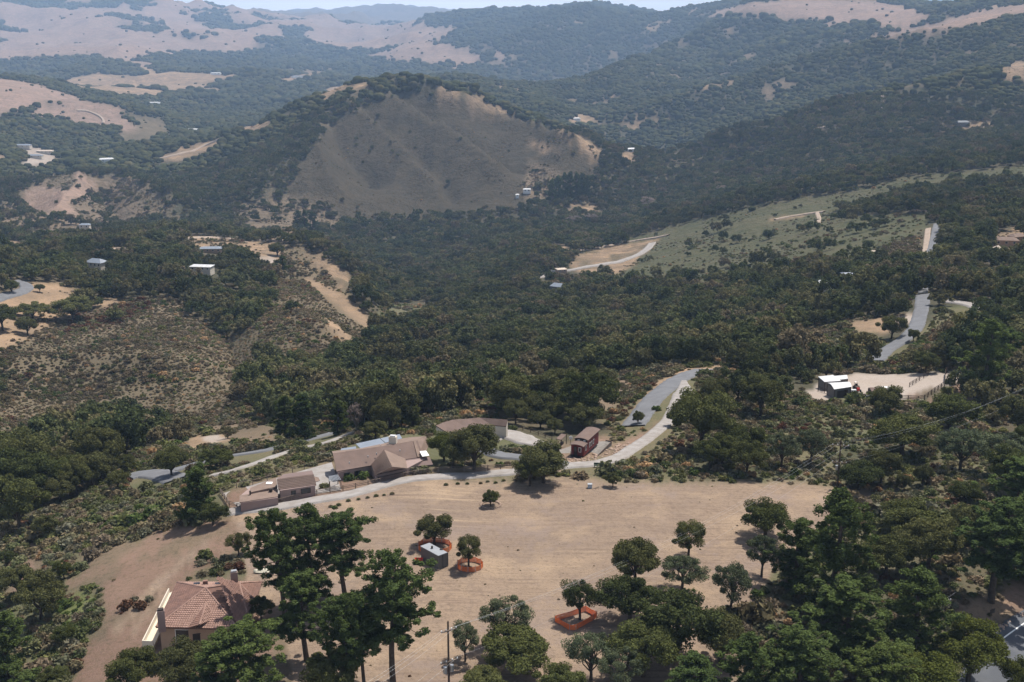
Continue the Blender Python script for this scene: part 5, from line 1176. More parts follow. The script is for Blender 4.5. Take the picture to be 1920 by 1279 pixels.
FH = [
 (182, 506, 15, 9, 3.5, -.35, roof_grey, wall_cream, 'grey metal-roofed house among the oaks on the left ridge', 2.2, .25, 4, 2.5),
 (380, 516, 17, 9, 3.2, -.15, roof_white, wall_cream, 'long white-roofed house among the oaks left of the sandy cliff', .7, .1, 4, 3.5),
 (396, 474, 20, 9, 3.2, .05, roof_grey, wall_tan, 'long grey-roofed ranch house on the flat top of the left ridge', 1.2, .2, 4, 1.0),
 (318, 463, 10, 8, 3.0, .5, roof_grey, wall_cream, 'small grey roof between trees left of the ranch house', 1.2, .2, 2, .5),
 (1550, 549, 10, 7, 3.2, -.05, roof_white, wall_cream, 'small white-roofed cabin in the wood left of the winding road', .5, .15, 2, 3.0),
 (1588, 533, 7, 5, 3.0, .1, roof_grey, shed_grey, 'little grey roof just behind the white-roofed cabin', .5, .15, 1, 3.0),
 (1632, 488, 9, 5, 3.0, .1, roof_pale, wall_cream, 'pale shed roof at the edge of the tawny clearing', .4, .1, 2, 2.5),
 (1052, 514, 10, 8, 3.0, .3, roof_pale, wall_tan, 'flat pale-roofed building at the end of the long clearing', .6, .1, 2, 2.0),
 (1046, 556, 11, 8, 3.2, -.5, roof_grey, shed_grey, 'blue-grey gabled house deep in the central wood', 2.0, .15, 2, 5.0),
 (1015, 475, 9, 7, 3.0, .2, roof_grey, wall_tan, 'low building beside the parked cars in the valley yard', 1.0, .2, 2, 1.0),
 (1884, 462, 15, 8, 3.3, -.2, roof_tan, wall_tan, 'brown-roofed house near the right edge above the wood', 1.4, .2, 3, 1.0),
 (1905, 455, 10, 7, 3.3, .4, roof_tan, wall_tan, 'tan side wing of the brown-roofed house at the right edge', 1.4, .2, 2, 1.0),
 (1870, 478, 5, 5, 2.2, .4, roof_pale, wall_tan, 'small tent-roofed gazebo below the brown-roofed house', 1.6, .5, 0, 1.5),
 (1804, 236, 22, 12, 5, .1, mat('dark_barn_roof', (.06,.075,.09), .6, .3), shed_grey, 'dark barn on the pale clearing of the right hillside', 2.2, .1, 2, 1.0),
 (988, 363, 13, 8, 4, .0, roof_white, white, 'white house at the foot of the brown hill', 1.2, .1, 2, 3.0),
 (970, 371, 6, 5, 3, .0, roof_white, white, 'tiny white shed left of the white house under the brown hill', 1.2, .1, 1, 2.0),
 (1182, 285, 22, 14, 5, .3, roof_white, white, 'pale farm building on the small clearing in the valley bend', 1.5, .1, 2, 1.0),
 (1078, 226, 30, 14, 5, .2, roof_white, white, 'white farm building on the valley clearing beyond the brown hill', 1.5, .1, 2, 1.0),
 (160, 432, 14, 8, 4, .0, roof_grey, wall_cream, 'pale-roofed house in the dark wood at the foot of the left spur', 1.5, .2, 2, 3.0),
 (1728, 519, 6, 5, 2.6, .2, roof_grey, shed_grey, 'little grey-roofed shelter beside the winding road', .6, .1, 0, 1.0),
 (365, 248, 40, 20, 6, .2, roof_white, white, 'white buildings on the far valley floor', 2, .1, 3, 2.0),
 (200, 305, 30, 14, 5, .4, roof_white, white, 'white farm roof at the end of the arena field', 2, .1, 2, 2.0),
 (285, 196, 60, 20, 6, -.1, roof_white, white, 'long pale building behind the bare pink hill', 2, .1, 4, 1.0),
 (40, 277, 50, 14, 5, -.1, roof_grey, wall_cream, 'long grey stable block at the top of the arena field', 2, .1, 4, 1.0),
 (85, 288, 40, 12, 5, -.1, roof_pale, wall_cream, 'pale stable block across the arena field', 2, .1, 4, 1.0),
 (62, 296, 45, 10, 4, -.1, roof_grey, wall_cream, 'low shed row along the near arena', 2, .1, 3, 1.0),
 (405, 140, 50, 25, 7, .0, roof_white, white, 'pale house cluster in the far hazy valley', 2, .1, 3, 1.0),
 (560, 146, 70, 20, 6, -.3, roof_grey, white, 'long pale building on the far hazy field', 2, .1, 4, 1.0),
]
for (px, py, w, d, ht, rz, mr, mw, lab, pitch, hip, win, lift) in FH: far_house(px, py, w * .8, d * .8, ht * .85, rz, mr, mw, lab, pitch=pitch, hip=hip, win=win, lift=lift)
keep_poly([(155, 512), (165, 488), (200, 490), (210, 508)]); keep_poly([(345, 514), (345, 503), (415, 505), (415, 520), (380, 518)]); keep_poly([(1532, 552), (1535, 538), (1565, 538), (1565, 552)])
keep_poly([(1030, 512), (1060, 500), (1090, 505), (1090, 516), (1055, 518)]); keep_poly([(1868, 455), (1925, 440), (1925, 470), (1870, 478)]); keep_poly([(970, 366), (975, 355), (1000, 355), (1000, 368)])
keep_poly([(1036, 560), (1038, 548), (1056, 548), (1056, 560)]); keep_poly([(370, 478), (370, 465), (420, 465), (420, 478)]); keep_poly([(1578, 534), (1580, 526), (1594, 526), (1594, 534)])
# parked cars, tiny in the distance
def car(px, py, m, lab, rz=.4):
    g = ground(px, py) + (0, 0, .25 + math.hypot(*ground(px, py)[:2]) * .001); t = T('parked_car', lab, 'car', g, 'cars parked in the valley yards'); ca, sa = math.cos(rz), math.sin(rz)
    W_ = lambda x, y, z: g + (x * ca - y * sa, x * sa + y * ca, z)
    pr = [(-2.2, .3), (-2.2, .85), (-1.5, .95), (-1.0, 1.45), (.7, 1.45), (1.3, .95), (2.2, .8), (2.2, .3)]
    V = [W_(x, -.85, z) for x, z in pr] + [W_(x, .85, z) for x, z in pr]; n = 8
    t.part('body', V, [(i, (i + 1) % n, n + (i + 1) % n, n + i) for i in range(n)] + [tuple(range(n)), tuple(range(2 * n - 1, n - 1, -1))], m)
    t.part('windscreen', [W_(.78, -.7, 1.4), W_(.78, .7, 1.4), W_(1.26, .75, 1.0), W_(1.26, -.75, 1.0)], [(0, 1, 2, 3)], glass)
    for x in (-1.4, 1.4):
        for y in (-.85, .85): v, f = tube([W_(x, y - .1, .33), W_(x, y + .1, .33)], [.33, .33], 8); t.part('wheel', v, f, tyre_m)
for px, py, m, lab in ((1003, 470, trim_dark, 'dark car in the valley yard, leftmost of the row'), (1008, 472, white, 'white car in the valley yard, second of the row'), (1014, 472, trim_dark, 'dark car in the valley yard, third of the row'), (1036, 512, white, 'white car where the long clearing road ends'), (1860, 458, white, 'white car by the brown-roofed house near the right edge'), (420, 472, white, 'white car at the right end of the grey ranch house'), (412, 474, trim_dark, 'dark car beside the grey ranch house')): car(px, py, m, lab)
print('buildings', round(time.time() - T0, 1))

# ================================================================ trees one can tell apart
H_ = [  # name, kind, foot px, crown width, height (px), label
('oak_tree','oak0',(920,949),34,30,'smallest round dark tree standing alone in its ring near the top of the field'),
('oak_tree','oak1',(815,1021),71,54,'round dark oak behind the grey shed'),
('oak_tree','fieldoak0',(879,1063),58,60,'oak with a thin bent trunk right of the grey shed'),
('oak_tree','fieldoak1',(1087,1162),70,76,'open oak inside the lozenge-shaped orange fence'),
('oak_tree','fieldoak0',(1291,1046),74,70,'dark oak standing alone right of centre in the field'),
('oak_tree','oak2',(1434,1008),94,68,'wide spreading oak near the top right of the field'),
('oak_tree','openoak0',(1279,1109),88,64,'broad flat-topped oak just below the lone dark one'),
('oak_tree','openoak1',(1370,1150),80,98,'tall open-crowned oak on a straight trunk right of the flat-topped one'),
('oak_tree','oak3',(1190,1100),102,88,'big rounded oak at the left end of the lower oak group'),
('oak_tree','oak0',(1180,1164),118,84,'dense wide oak in front of the big rounded one'),
('oak_tree','openoak0',(1428,1082),66,80,'sparse grey-green oak between the spreading oak and the pines'),
('oak_tree','oak1',(1268,1232),160,118,'largest oak of the lower group, crown merging with its neighbours'),
('oak_tree','oak2',(1205,1268),130,96,'low wide oak below the largest one'),
('oak_tree','oak3',(1350,1240),100,90,'oak behind the dark pine tops at the bottom'),
('oak_tree','oak2',(993,911),60,56,'left smaller oak of the pair shading the top of the field'),
('oak_tree','oak1',(1019,905),100,72,'right larger oak of the pair shading the top of the field'),
('shrub','oak0',(1149,913),30,28,'dark rounded shrub at the top edge of the field'),
('pine_tree','oak2',(889,881),92,86,'round-headed dark pine in front of the cream garage'),
('oak_tree','oak3',(850,878),60,58,'shaded oak between the bright tree and the round pine'),
('bright_tree','gum1',(833,865),58,56,'bright yellow-green tree at the right end of the long house'),
('oak_tree','openoak1',(872,1240),62,74,'slender dark oak just right of the big utility pole'),
('oak_tree','openoak0',(950,1215),94,96,'tall airy oak right of the utility pole'),
('oak_tree','oak3',(965,1262),140,78,'low broad oak in front of the tall airy one'),
('oak_tree','openoak1',(1108,1275),92,90,'airy grey-green oak at the bottom centre'),
('oak_tree','openoak0',(1165,1300),84,84,'pale airy oak at the bottom beside the low wide one'),
('oak_tree','oak1',(1050,1310),90,60,'oak top rising from the bottom edge near the centre'),
('oak_tree','oak0',(905,1320),110,60,'oak top at the bottom edge beside the pole'),
('pine_tree','densepine0',(1555,1165),150,262,'tallest dense dark pine at the right of the field'),
('pine_tree','densepine1',(1495,1105),96,140,'shorter dark pine left of the tallest one'),
('pine_tree','pine1',(1590,1268),175,190,'broad green pine below the tallest dark one'),
('pine_tree','densepine1',(1712,1245),140,190,'dark pine with layered branches in front of the bushy oaks'),
('pine_tree','densepine0',(1400,1330),130,150,'leftmost dark pine top at the bottom right'),
('pine_tree','pine0',(1500,1345),150,170,'pine top at the bottom right between two darker ones'),
('pine_tree','densepine1',(1300,1350),120,130,'low pine top at the bottom near the oaks'),
('pine_tree','pine2',(1650,1350),130,150,'pine top at the bottom edge left of the yellow-green tree'),
('pine_tree','pine0',(1865,1130),160,200,'spreading shaded pine at the right edge above the highway'),
('pine_tree','densepine1',(1925,1085),130,170,'dark pine cut by the right edge'),
('pine_tree','pine1',(1900,980),120,130,'dark pine at the right edge behind the spreading one'),
('pine_tree','densepine0',(1848,740),92,150,'large dark pine beside the corral at the right'),
('pine_tree','densepine1',(1885,700),70,90,'dark conifer right of the large corral pine'),
('gum_tree','gum0',(1815,1285),140,128,'yellow-green many-stemmed tree left of the highway'),
('gum_tree','gum1',(1725,1330),140,104,'lower yellow-green tree at the bottom right'),
('gum_tree','gum1',(1905,1310),70,78,'small yellow-green tree in the bottom right corner'),
('pine_tree','pine0',(530,1160),110,222,'tall pine at the back left of the central pine group'),
('pine_tree','densepine1',(585,1125),100,190,'dense dark pine at the top of the central pine group'),
('pine_tree','pine2',(645,1130),120,180,'pine with spreading tufted limbs at the top right of the group'),
('pine_tree','pine1',(575,1235),120,170,'pine in the middle of the central pine group'),
('pine_tree','pine2',(685,1290),90,190,'slim bare-trunked pine right of the middle of the group'),
('pine_tree','pine0',(655,1300),110,200,'bare-trunked pine leaning among the central group'),
('pine_tree','pine0',(742,1287),148,262,'large separate pine with bare lower trunk left of the utility pole'),
('oak_tree','oak1',(620,1310),120,90,'oak under the central pines at the bottom'),
('pine_tree','pine2',(465,1335),150,176,'broad dark pine in front of the tiled house'),
('pine_tree','densepine0',(405,1345),105,140,'dark pine crown against the left of the broad pine'),
('oak_tree','oak3',(345,1290),112,84,'round oak hiding the front of the tiled house'),
('oak_tree','oak2',(255,1300),100,80,'oak at the bottom left of the tiled house'),
('oak_tree','oak0',(490,1165),48,50,'dark oak at the right corner of the tiled house'),
('oak_tree','fieldoak0',(448,1042),50,44,'small oak between the drive end and the tiled house'),
('spruce_tree','spruce0',(372,975),76,110,'dark drooping spruce left of the compound'),
('oak_tree','oak1',(400,985),58,40,'low green tree at the foot of the drooping spruce'),
('spruce_tree','densepine0',(22,1300),120,165,'dense dark spruce in the bottom left corner'),
('oak_tree','oak0',(78,1160),96,90,'large grey-green oak on the slope above the corner spruce'),
('oak_tree','oak2',(35,1120),70,60,'dark oak at the left edge above the large one'),
('shrub','oak1',(120,1085),36,34,'round shrub at the head of the green slope'),
('shrub','oak3',(122,1208),46,36,'green shrub beside the bright grass on the left slope'),
('shrub','oak0',(100,1290),60,38,'green bush at the bottom left edge'),
('pine_tree','densepine0',(538,825),52,88,'dark pine left of two behind the cottage, standing by the curving road'),
('pine_tree','densepine1',(570,826),52,92,'dark pine right of two behind the cottage'),
('pine_tree','densepine0',(635,815),44,70,'dark pine left of the bare grey tree'),
('dead_tree','dead0',(668,812),36,60,'bare grey-brown dead tree behind the long house'),
('oak_tree','oak2',(704,822),44,34,'low oak right of the dead tree'),
('oak_tree','oak0',(237,888),42,38,'round oak left of the small asphalt patch'),
('oak_tree','oak3',(222,921),44,40,'round oak in front of the asphalt patch'),
('oak_tree','oak2',(322,893),62,54,'wide oak at the right of the asphalt patch'),
('oak_tree','oak0',(405,880),58,42,'round oak between the two curving tracks'),
('oak_tree','oak1',(1660,785),66,62,'dark oak in front of the horse yard fence'),
('oak_tree','oak3',(1690,855),120,74,'broad green oak below the horse yard'),
('bright_tree','oak1',(1652,905),66,62,'bright round green tree right of the middle utility pole'),
('oak_tree','oak2',(1610,918),86,50,'spreading oak at the right tip of the field'),
('oak_tree','oak3',(1735,700),46,42,'small oak standing inside the horse yard'),
('oak_tree','oak1',(1672,635),50,44,'dark oak beside the bend of the winding road'),
('oak_tree','oak0',(1196,796),24,26,'small round tree beside the near asphalt road'),
('oak_tree','oak3',(1268,800),36,32,'rounded tree between the pale drive and the pull-out'),
('oak_tree','oak2',(700,610),16,22,'single small tree at the foot of the sandy cliff'),
('oak_tree','oak0',(655,672),36,36,'lone round oak at the bottom of the left hill'),
('oak_tree','oak1',(1712,640),22,24,'small tree on the verge of the winding road'),
('pine_tree','densepine0',(530,512),22,36,'upright dark conifer on the ridge of the left hill'),
('oak_tree','oak1',(520,480),34,24,'dark oak at the cliff top on the left hill'),
('oak_tree','oak3',(75,548),18,16,'small tree alone on the pale slope by the left road'),
('oak_tree','oak2',(137,600),74,44,'big dark oak on the pale slope at the left'),
('oak_tree','oak0',(62,598),60,32,'oak in the middle of the pale left slope'),
('oak_tree','oak1',(52,628),42,34,'lower oak on the pale left slope'),
('oak_tree','oak3',(5,620),60,50,'oak cut by the left edge on the pale slope'),
('oak_tree','oak0',(22,550),30,26,'oak inside the bend of the left road'),
('oak_tree','oak2',(1425,780),80,76,'tall rounded oak at the head of the brush below the wood'),
('oak_tree','oak1',(1340,770),60,60,'oak at the left of the brush head'),
('oak_tree','oak3',(1330,880),60,56,'dark oak above the top edge of the field'),
('oak_tree','oak0',(1400,890),70,66,'dark oak above the top edge of the field, further right'),
('oak_tree','openoak0',(1465,880),64,70,'grey-green oak in the brush above the field'),
('oak_tree','openoak1',(1520,870),64,70,'airy oak left of the middle utility pole'),
('oak_tree','oak2',(1700,1010),110,70,'wide bushy oak in the brush right of the tallest pine'),
('oak_tree','oak3',(1740,1070),120,100,'rounded dark bay tree behind the layered pine'),
('oak_tree','oak0',(1660,1080),100,80,'dark bushy oak between the two pines'),
('oak_tree','openoak1',(1800,880),90,80,'grey thicket tree at the upper right'),
('oak_tree','openoak0',(1880,900),100,90,'grey-brown thicket tree at the right edge'),
('oak_tree','oak1',(1780,810),100,70,'dark oak right of the broad green one'),
]
GROVE = [(1035,376,44),(1046,378,52),(1058,376,56),(1069,378,60),(1080,377,58),(1091,375,54),(1101,372,46),(560,432,40),(572,436,46),(586,434,40)]
for i, (bx, by, hh) in enumerate(GROVE):
    r_ = bx > 800; plant_px('tall_tree', 'densepine%d' % (i % 2), bx, by, 20, hh, 'tall dark tree in the close grove at the right foot of the brown hill' if r_ else 'tall dark tree in the small grove at the near foot of the brown hill', group='tall grove right of the brown hill' if r_ else 'small grove under the brown hill')
for bx, by, w_, lab in ((1075,424,30,'grey leafless tree in the valley wood, left of four'),(1108,418,26,'grey leafless tree in the valley wood above the long clearing'),(1215,392,34,'widest grey leafless tree in the valley wood'),(1352,362,22,'small grey leafless tree high in the valley wood')):
    plant_px('dead_tree', 'dead0', bx, by, w_, w_ * .7, lab, cat='dead tree')
for nm, kd, (bx, by), w, hh, lab in H_: 
    plant_px(nm, kd, bx, by, w, hh, lab, cat={'pine_tree': 'pine tree', 'spruce_tree': 'spruce tree', 'shrub': 'shrub', 'gum_tree': 'gum tree', 'dead_tree': 'dead tree'}.get(nm, 'tree'))
print('hero trees', len(H_), round(time.time() - T0, 1))

# ================================================================ woods and brush
PROT += [[(1175,803),(1195,760),(1235,715),(1290,688),(1300,705),(1295,765),(1265,770),(1262,800),(1200,845),(1120,880),(1062,880),(1062,864),(1120,862),(1190,830),(1222,800),(1205,790)],
 [(1735,500),(1740,425),(1762,420),(1760,455),(1745,500)],[(1715,545),(1738,540),(1738,590),(1735,615),(1700,650),(1655,680),(1645,668),(1690,635),(1660,620),(1610,620),(1600,605),(1700,588),(1715,585)],
 [(1770,560),(1830,566),(1845,590),(1832,610),(1822,590),(1775,572)],[(0,552),(45,525),(58,540),(40,556),(0,568)],[(242,898),(262,880),(295,878),(300,900),(250,906)],
 [(430,862),(432,850),(505,838),(512,846)],[(550,836),(560,830),(625,808),(625,815)],
 [(1065,500),(1090,474),(1150,462),(1240,446),(1200,482),(1150,502),(1100,518)],[(1000,525),(1030,510),(1065,506),(1050,514),(1010,528)],
 [(430,942),(640,905),(760,885),(960,872),(960,895),(840,905),(740,912),(640,940),(520,958),(430,968)],
 [(350,830),(372,815),(440,815),(440,830)],[(922,838),(935,850),(990,855),(1030,862),(1030,872),(990,866),(925,862)],
 [(590,475),(662,522),(645,545)],[(575,520),(650,556),(706,602),(700,620),(640,585)],[(300,298),(330,282),(410,260),(400,276),(340,300)]]
KP = np.array(KEEP)
def clear(x, y, r=0.0):
    ok = np.ones(len(x), bool)
    for k in range(0, len(KP)):
        kx, ky, kr = KP[k]; ok &= (x - kx) ** 2 + (y - ky) ** 2 > (kr + r) ** 2
    return ok
def prot_ok(x, y, z, h):
    ok = np.ones(len(x), bool)
    for fr in (.25, .65, 1.0):
        px, py = to_px(x, y, z + h * fr)
        for poly in PROT: ok &= ~inpoly(px, py, poly)
    return ok
def scatter(d0, d1, sp, dens, seed, hgt, az=25.3, only=None):
    """jittered grid over the ring d0..d1; dens: cover code -> share of cells planted"""
    r = np.random.default_rng(seed); A_ = math.radians(az)
    nx = int(2 * d1 * math.sin(A_) / sp) + 1; ny = int(d1 / sp) + 1
    gx, gy = np.meshgrid(np.arange(nx) * sp - d1 * math.sin(A_), np.arange(ny) * sp); x = (gx + (gy / sp % 2) * sp / 2).ravel(); y = gy.ravel()
    x = x + r.uniform(-.42, .42, x.size) * sp; y = y + r.uniform(-.42, .42, y.size) * sp
    D = np.hypot(x, y); a = np.arctan2(x, y); ok = (D >= d0) & (D < d1) & (np.abs(a) < A_); x, y = x[ok], y[ok]
    c = code_at(x, y); pr = np.zeros(16)
    for k, v in dens.items(): pr[k] = v
    # groves and gaps
    g = fbm(x / 34 + seed, y / 34, 3); base = pr[c]; p = np.where(base > .8, base, base * np.clip((g - .40) * 5, 0, 2.2))
    gap = (c == FOREST) & (fbm(x / 38 + 50, y / 38 + seed, 3) > .655) & (np.hypot(x, y) > 500); p = np.where(gap & (hgt > 3), p * .35, p)
    ok = r.random(x.size) < p; x, y = x[ok], y[ok]
    ok = visible(x, y, hgt); x, y = x[ok], y[ok]
    D = np.hypot(x, y)
    nr = D < 900
    ok = np.ones(len(x), bool); ok[nr] = clear(x[nr], y[nr], .35 * sp)
    x, y = x[ok], y[ok]; z = zat(x, y); ok = prot_ok(x, y, z, hgt)
    return x[ok], y[ok], z[ok], r
def stuff_instances(name, xyz, rot, scl, idx, protos, lab, cat):
    """one object: points on the ground carrying a plant each"""
    me = bpy.data.meshes.new(name); me.vertices.add(len(xyz)); me.vertices.foreach_set('co', np.asarray(xyz, np.float32).ravel())
    for nm, ty, arr in (('rot', 'FLOAT_VECTOR', rot), ('scl', 'FLOAT_VECTOR', scl), ('pick', 'INT', idx)):
        at_ = me.attributes.new(nm, ty, 'POINT')
        if ty == 'INT': at_.data.foreach_set('value', np.asarray(arr, np.int32))
        else: at_.data.foreach_set('vector', np.asarray(arr, np.float32).ravel())
    o = link(name, me, kind='stuff')
    o['label'] = lab; o['category'] = cat
    ng = bpy.data.node_groups.new(name, 'GeometryNodeTree'); ng.interface.new_socket('Geometry', in_out='INPUT', socket_type='NodeSocketGeometry'); ng.interface.new_socket('Geometry', in_out='OUTPUT', socket_type='NodeSocketGeometry')
    n = ng.nodes.new; l = ng.links.new; gi = n('NodeGroupInput'); go = n('NodeGroupOutput'); iop = n('GeometryNodeInstanceOnPoints'); jg = n('GeometryNodeJoinGeometry')
    for pr in reversed(protos):
        oi = n('GeometryNodeObjectInfo'); oi.inputs['Object'].default_value = pr; oi.inputs['As Instance'].default_value = True; oi.transform_space = 'ORIGINAL'; l(oi.outputs['Geometry'], jg.inputs[0])
    def na_(nm, ty): q = n('GeometryNodeInputNamedAttribute'); q.data_type = ty; q.inputs['Name'].default_value = nm; return q.outputs['Attribute']
    l(gi.outputs[0], iop.inputs['Points']); l(jg.outputs[0], iop.inputs['Instance']); iop.inputs['Pick Instance'].default_value = True
    l(na_('pick', 'INT'), iop.inputs['Instance Index']); l(na_('rot', 'FLOAT_VECTOR'), iop.inputs['Rotation']); l(na_('scl', 'FLOAT_VECTOR'), iop.inputs['Scale']); l(iop.outputs[0], go.inputs[0])
    md = o.modifiers.new('scatter', 'NODES'); md.node_group = ng
    return o
def rotz(n, r): return np.c_[np.zeros(n), np.zeros(n), r.random(n) * 6.283]
TA = np.array([t for t in TREE_AT])
def off_heroes(x, y, f=.9):
    ok = np.ones(len(x), bool)
    for tx, ty, tr in TA: ok &= (x - tx) ** 2 + (y - ty) ** 2 > (tr * f) ** 2
    return ok
WOOD = {FOREST: 1.0, SPARSE: .35, THICKET: .35, GREEN: .05, BROWN: .03, DRY: .02, PINK: .03, LUSH: .03, SLOPE: .0, RED: .1, HILL: .02, MEADOW: .05}
# nearest ones first: each of them an object of its own
x, y, z, r = scatter(165, 1100, 6.6, {**WOOD, SPARSE: .2, BROWN: .012, GREEN: .018}, 11, 6)
ok = off_heroes(x, y); x, y, z = x[ok], y[ok], z[ok]; D = np.hypot(x, y); o_ = np.argsort(D / (1 + .0 * D)); x, y, z, D = x[o_], y[o_], z[o_], D[o_]
sc_ = np.clip(r.lognormal(0, .32, len(x)), .45, 1.7) * .98
small = np.isin(code_at(x, y), (GREEN, BROWN, DRY, LUSH)); sc_ = np.where(small, sc_ * .5, sc_)
sc_ = np.where((D < 320) & (x > 60), sc_ * .8, sc_)
px, py = to_px(x, y, z)
NI = 190
for i in range(min(NI, len(x))):
    if px[i] < 420: lab, gr = 'round dark oak in the woods on the left slopes, crown touching its neighbours', 'oaks of the left woods'
    elif px[i] < 1080: lab, gr = 'round dark oak in the wood behind the compound, crown touching its neighbours', 'oaks of the central wood'
    elif px[i] < 1500: lab, gr = 'round dark oak in the wood above the brush, crown touching its neighbours', 'oaks above the brush'
    else: lab, gr = 'round dark oak in the woods on the right slopes, crown touching its neighbours', 'oaks of the right woods'
    s = float(sc_[i]); key = 'midoak%d' % r.integers(3) if D[i] > 280 else 'oak%d' % r.integers(4)
    c = plant('oak_tree', key, (x[i], y[i], z[i] - .2), s, lab, 'tree', gr, sz=s * float(r.uniform(.85, 1.25)))
crown_objs = {}
for o in COL.objects:
    if o.type == 'MESH' and o.parent and o.name.startswith('crown'):
        for k in ('midoak0', 'midoak1', 'midoak2'):
            if o.data is CR[k][0] and k not in crown_objs: crown_objs[k] = o
mids = [crown_objs[k] for k in sorted(crown_objs)]
X_ = x[NI:]; Y_ = y[NI:]; Z_ = z[NI:]; S_ = sc_[NI:]
x2, y2, z2, r2 = scatter(1100, 2050, 7.6, WOOD, 12, 6); sc2 = np.clip(r2.lognormal(0, .32, len(x2)), .45, 1.7)
sc2 = np.where(np.isin(code_at(x2, y2), (GREEN, BROWN, DRY, HILL, MEADOW)), sc2 * .6, sc2)
ax = np.r_[X_, x2]; ay = np.r_[Y_, y2]; az_ = np.r_[Z_, z2]; asc = np.r_[S_, sc2]; n = len(ax)
stuff_instances('oak_wood', np.c_[ax, ay, az_ - .3], rotz(n, r2), np.c_[asc, asc, asc * r2.uniform(.8, 1.25, n)], r2.integers(0, len(mids), n), mids, 'unbroken dark green oak wood covering the middle slopes', 'wood')
print('mid wood', n, round(time.time() - T0, 1))
# far woods: lumpy crowns only; three of them stand as objects and lend their shape
xs, ys, zs_, rr_ = [], [], [], []
for (d0, d1, sp, sd) in ((2050, 4000, 10.5, 13), (4000, 7400, 18, 14), (7400, 13000, 25, 15)):
    q = scatter(d0, d1, sp, {**WOOD, PINK: .02, SPARSE: .45} if d0 < 7000 else {**WOOD, PINK: .025, SPARSE: .8}, sd, 8)
    xs.append(q[0]); ys.append(q[1]); zs_.append(q[2]); rr_.append(np.full(len(q[0]), sp * .56))
fx = np.concatenate(xs); fy = np.concatenate(ys); fz2 = np.concatenate(zs_); fr2 = np.concatenate(rr_); r = np.random.default_rng(21)
fr2 = fr2 * np.clip(r.lognormal(0, .32, len(fx)), .45, 1.8); fr2 = np.where(np.isin(code_at(fx, fy), (PINK, DRY, GREEN, BROWN, HILL, MEADOW)), fr2 * .5, fr2)
mounds = []
for i in range(3):
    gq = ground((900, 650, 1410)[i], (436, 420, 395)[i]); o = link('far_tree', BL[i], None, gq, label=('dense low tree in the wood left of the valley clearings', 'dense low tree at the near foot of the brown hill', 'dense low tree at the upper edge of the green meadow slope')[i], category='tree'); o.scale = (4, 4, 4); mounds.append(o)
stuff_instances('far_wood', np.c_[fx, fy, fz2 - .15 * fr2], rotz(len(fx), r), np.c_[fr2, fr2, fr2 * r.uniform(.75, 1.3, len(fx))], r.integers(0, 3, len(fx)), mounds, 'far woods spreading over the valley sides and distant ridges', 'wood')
print('far wood', len(fx), round(time.time() - T0, 1))
# ---- brush
SC = {GREEN: 1.0, BROWN: .95, THICKET: 1, SPARSE: .8, RED: 1, LUSH: 1, FOREST: .5, SLOPE: .32, DRY: .12, TILLED: .05, HILL: .55, MEADOW: .4}
def brush(d0, d1, sp, seed, smul, dens=SC):
    x, y, z, r = scatter(d0, d1, sp, dens, seed, 1.5); c = code_at(x, y)
    ok = off_heroes(x, y, .35) if d1 < 500 else np.ones(len(x), bool); x, y, z, c = x[ok], y[ok], z[ok], c[ok]
    s = smul * np.clip(r.lognormal(0, .38, len(x)), .4, 2.4) * (.75 + .6 * smooth(.4, .65, fbm(x / 25, y / 25, 3))) * np.where(c == SLOPE, .55, np.where(c == TILLED, .2, np.where(c == HILL, .62, np.where(c == MEADOW, .7, 1)))) * np.where(np.isin(c, (BROWN, DRY)), .85, 1)
    return x, y, z, s, c, r
parts = [brush(95, 405, 1.62, 31, 1.05), brush(405, 760, 1.9, 32, 1.0, {**SC, FOREST: .2}), brush(760, 1580, 4.0, 33, 1.5, {**SC, FOREST: .12, GREEN: .6}), brush(1580, 2600, 4.3, 34, 1.4, {**SC, FOREST: 0, BROWN: .95, GREEN: .8})]
bx2 = np.concatenate([p[0] for p in parts]); by2 = np.concatenate([p[1] for p in parts]); bz2 = np.concatenate([p[2] for p in parts]); bs2 = np.concatenate([p[3] for p in parts]); bc2 = np.concatenate([p[4] for p in parts])
r = np.random.default_rng(40); n = len(bx2)
kinds = ['scrub'] * 3 + ['dry'] * 3 + ['red', 'tawny', 'lime', 'lime']; meshes = BU['scrub'] + BU['dry'] + [BU['red'][0], BU['tawny'][0], BU['lime'][0], BU['lime'][1]]
SHR = [(1465,805,0,'red',1.5,'low red-brown shrub in the brush above the field'),(1335,808,0,'red',1.3,'russet shrub at the left of the brush above the field'),(1150,775,0,'tawny',1.6,'tawny dry bush on the bank left of the near road'),
 (1300,890,0,'lime',1.6,'bright green bush left at the top of the field'),(1420,1120,0,'lime',1.5,'bright lime bush at the foot of the dark pine'),(1230,770,0,'lime',1.5,'light green bush between the road and the drive'),
 (655,900,0,'lime',1.5,'yellow-green garden bush left in front of the long house'),(682,897,0,'lime',1.6,'yellow-green garden bush right in front of the long house'),(609,915,0,'scrub',1.2,'dark green garden bush beside the cottage'),
 (775,888,0,'scrub',1.8,'dark green hedge bush right of the garage wing'),(795,886,0,'scrub',1.6,'dark green hedge bush at the right end of the long house'),(936,875,0,'lime',1.2,'light green shrub on the bed beside the drive'),(953,872,0,'dry',1.0,'brown tuft on the bed beside the drive')]
protoobj = {}
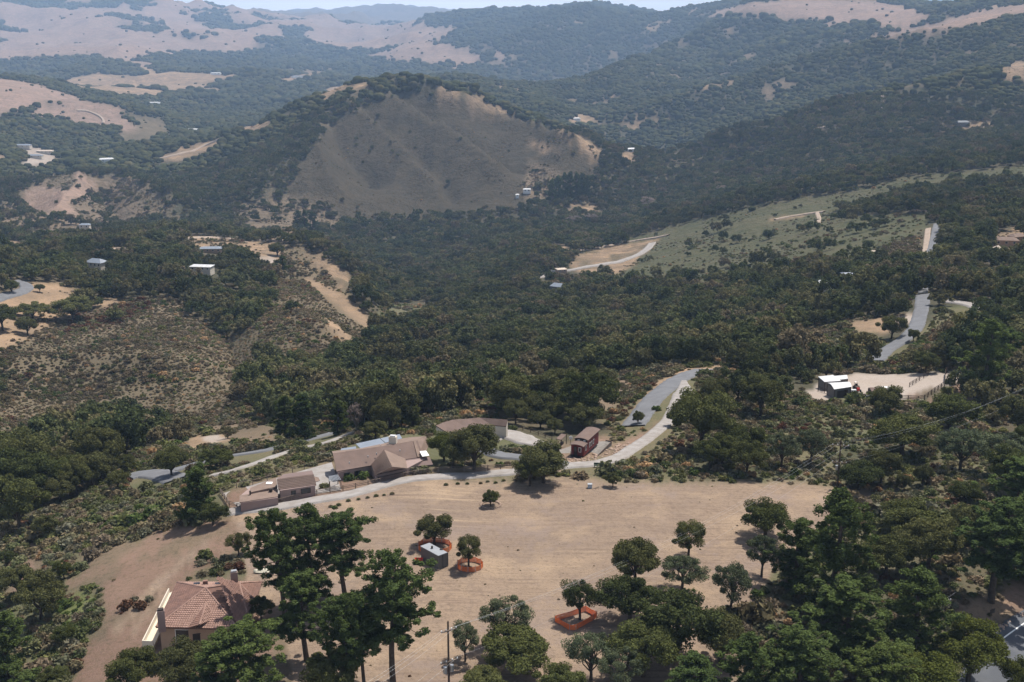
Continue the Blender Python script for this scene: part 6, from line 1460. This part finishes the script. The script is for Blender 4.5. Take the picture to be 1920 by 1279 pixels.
for px_, py_, k, kd, s, lab in SHR:
    g = ground(px_, py_); o = link('shrub', BU[kd][k], None, g, RNG.random() * 6, label=lab, category='shrub'); o.scale = (s, s, s * 1.1); protoobj.setdefault((kd, k), o)
SH2 = [(960,843),(945,846),(985,845),(972,850),(1000,850)]
for i, (px_, py_) in enumerate(SH2):
    g = ground(px_, py_ ); o = link('shrub', BU['scrub'][i % 3], None, g, i, label='grey-green shrub on the island bed between court and drive', category='shrub', group='shrubs on the island bed'); o.scale = (1.7, 1.7, 1.5); protoobj.setdefault(('scrub', i % 3), o)
for kd, k, px_, py_, lab in (('scrub', 0, 1200, 880, 'olive bush at the edge of the brush right of the drive'), ('dry', 0, 330, 715, 'dry brown bush in the middle of the left hillside'), ('dry', 1, 250, 700, 'dry brown bush left on the left hillside'), ('dry', 2, 400, 700, 'dry brown bush right on the left hillside'), ('lime', 1, 1520, 690, 'light bush below the winding road')):
    if (kd, k) not in protoobj: o = link('shrub', BU[kd][k], None, ground(px_, py_), label=lab, category='shrub'); protoobj[(kd, k)] = o; o.scale = (1.5,) * 3
plist = [protoobj[q] for q in (('scrub', 0), ('scrub', 1), ('scrub', 2), ('dry', 0), ('dry', 1), ('dry', 2), ('red', 0), ('tawny', 0), ('lime', 0), ('lime', 1))]
u = r.random(n); g = fbm(bx2 / 14, by2 / 14, 3); isb = np.isin(bc2, (HILL, BROWN, SPARSE, DRY, SLOPE)) ^ (r.random(n) < .22)
pick = np.where(isb, 3 + r.integers(0, 3, n), r.integers(0, 3, n)); pick = np.where((g > .74) & (u < .4), 8 + r.integers(0, 2, n), pick); pick = np.where((g < .30) & (u < .18), 6, pick); pick = np.where((u > .975), 7, pick)
pick = np.where((bc2 == RED) & (u < .4), 6, pick); pick = np.where((bc2 == LUSH) & (u < .35), 8, pick)
stuff_instances('brush', np.c_[bx2, by2, bz2 - .05], rotz(n, r), np.c_[bs2, bs2, bs2 * r.uniform(.7, 1.25, n)], pick, plist, 'mixed olive and brown chaparral brush covering the open slopes', 'brush')
print('brush', n, round(time.time() - T0, 1))
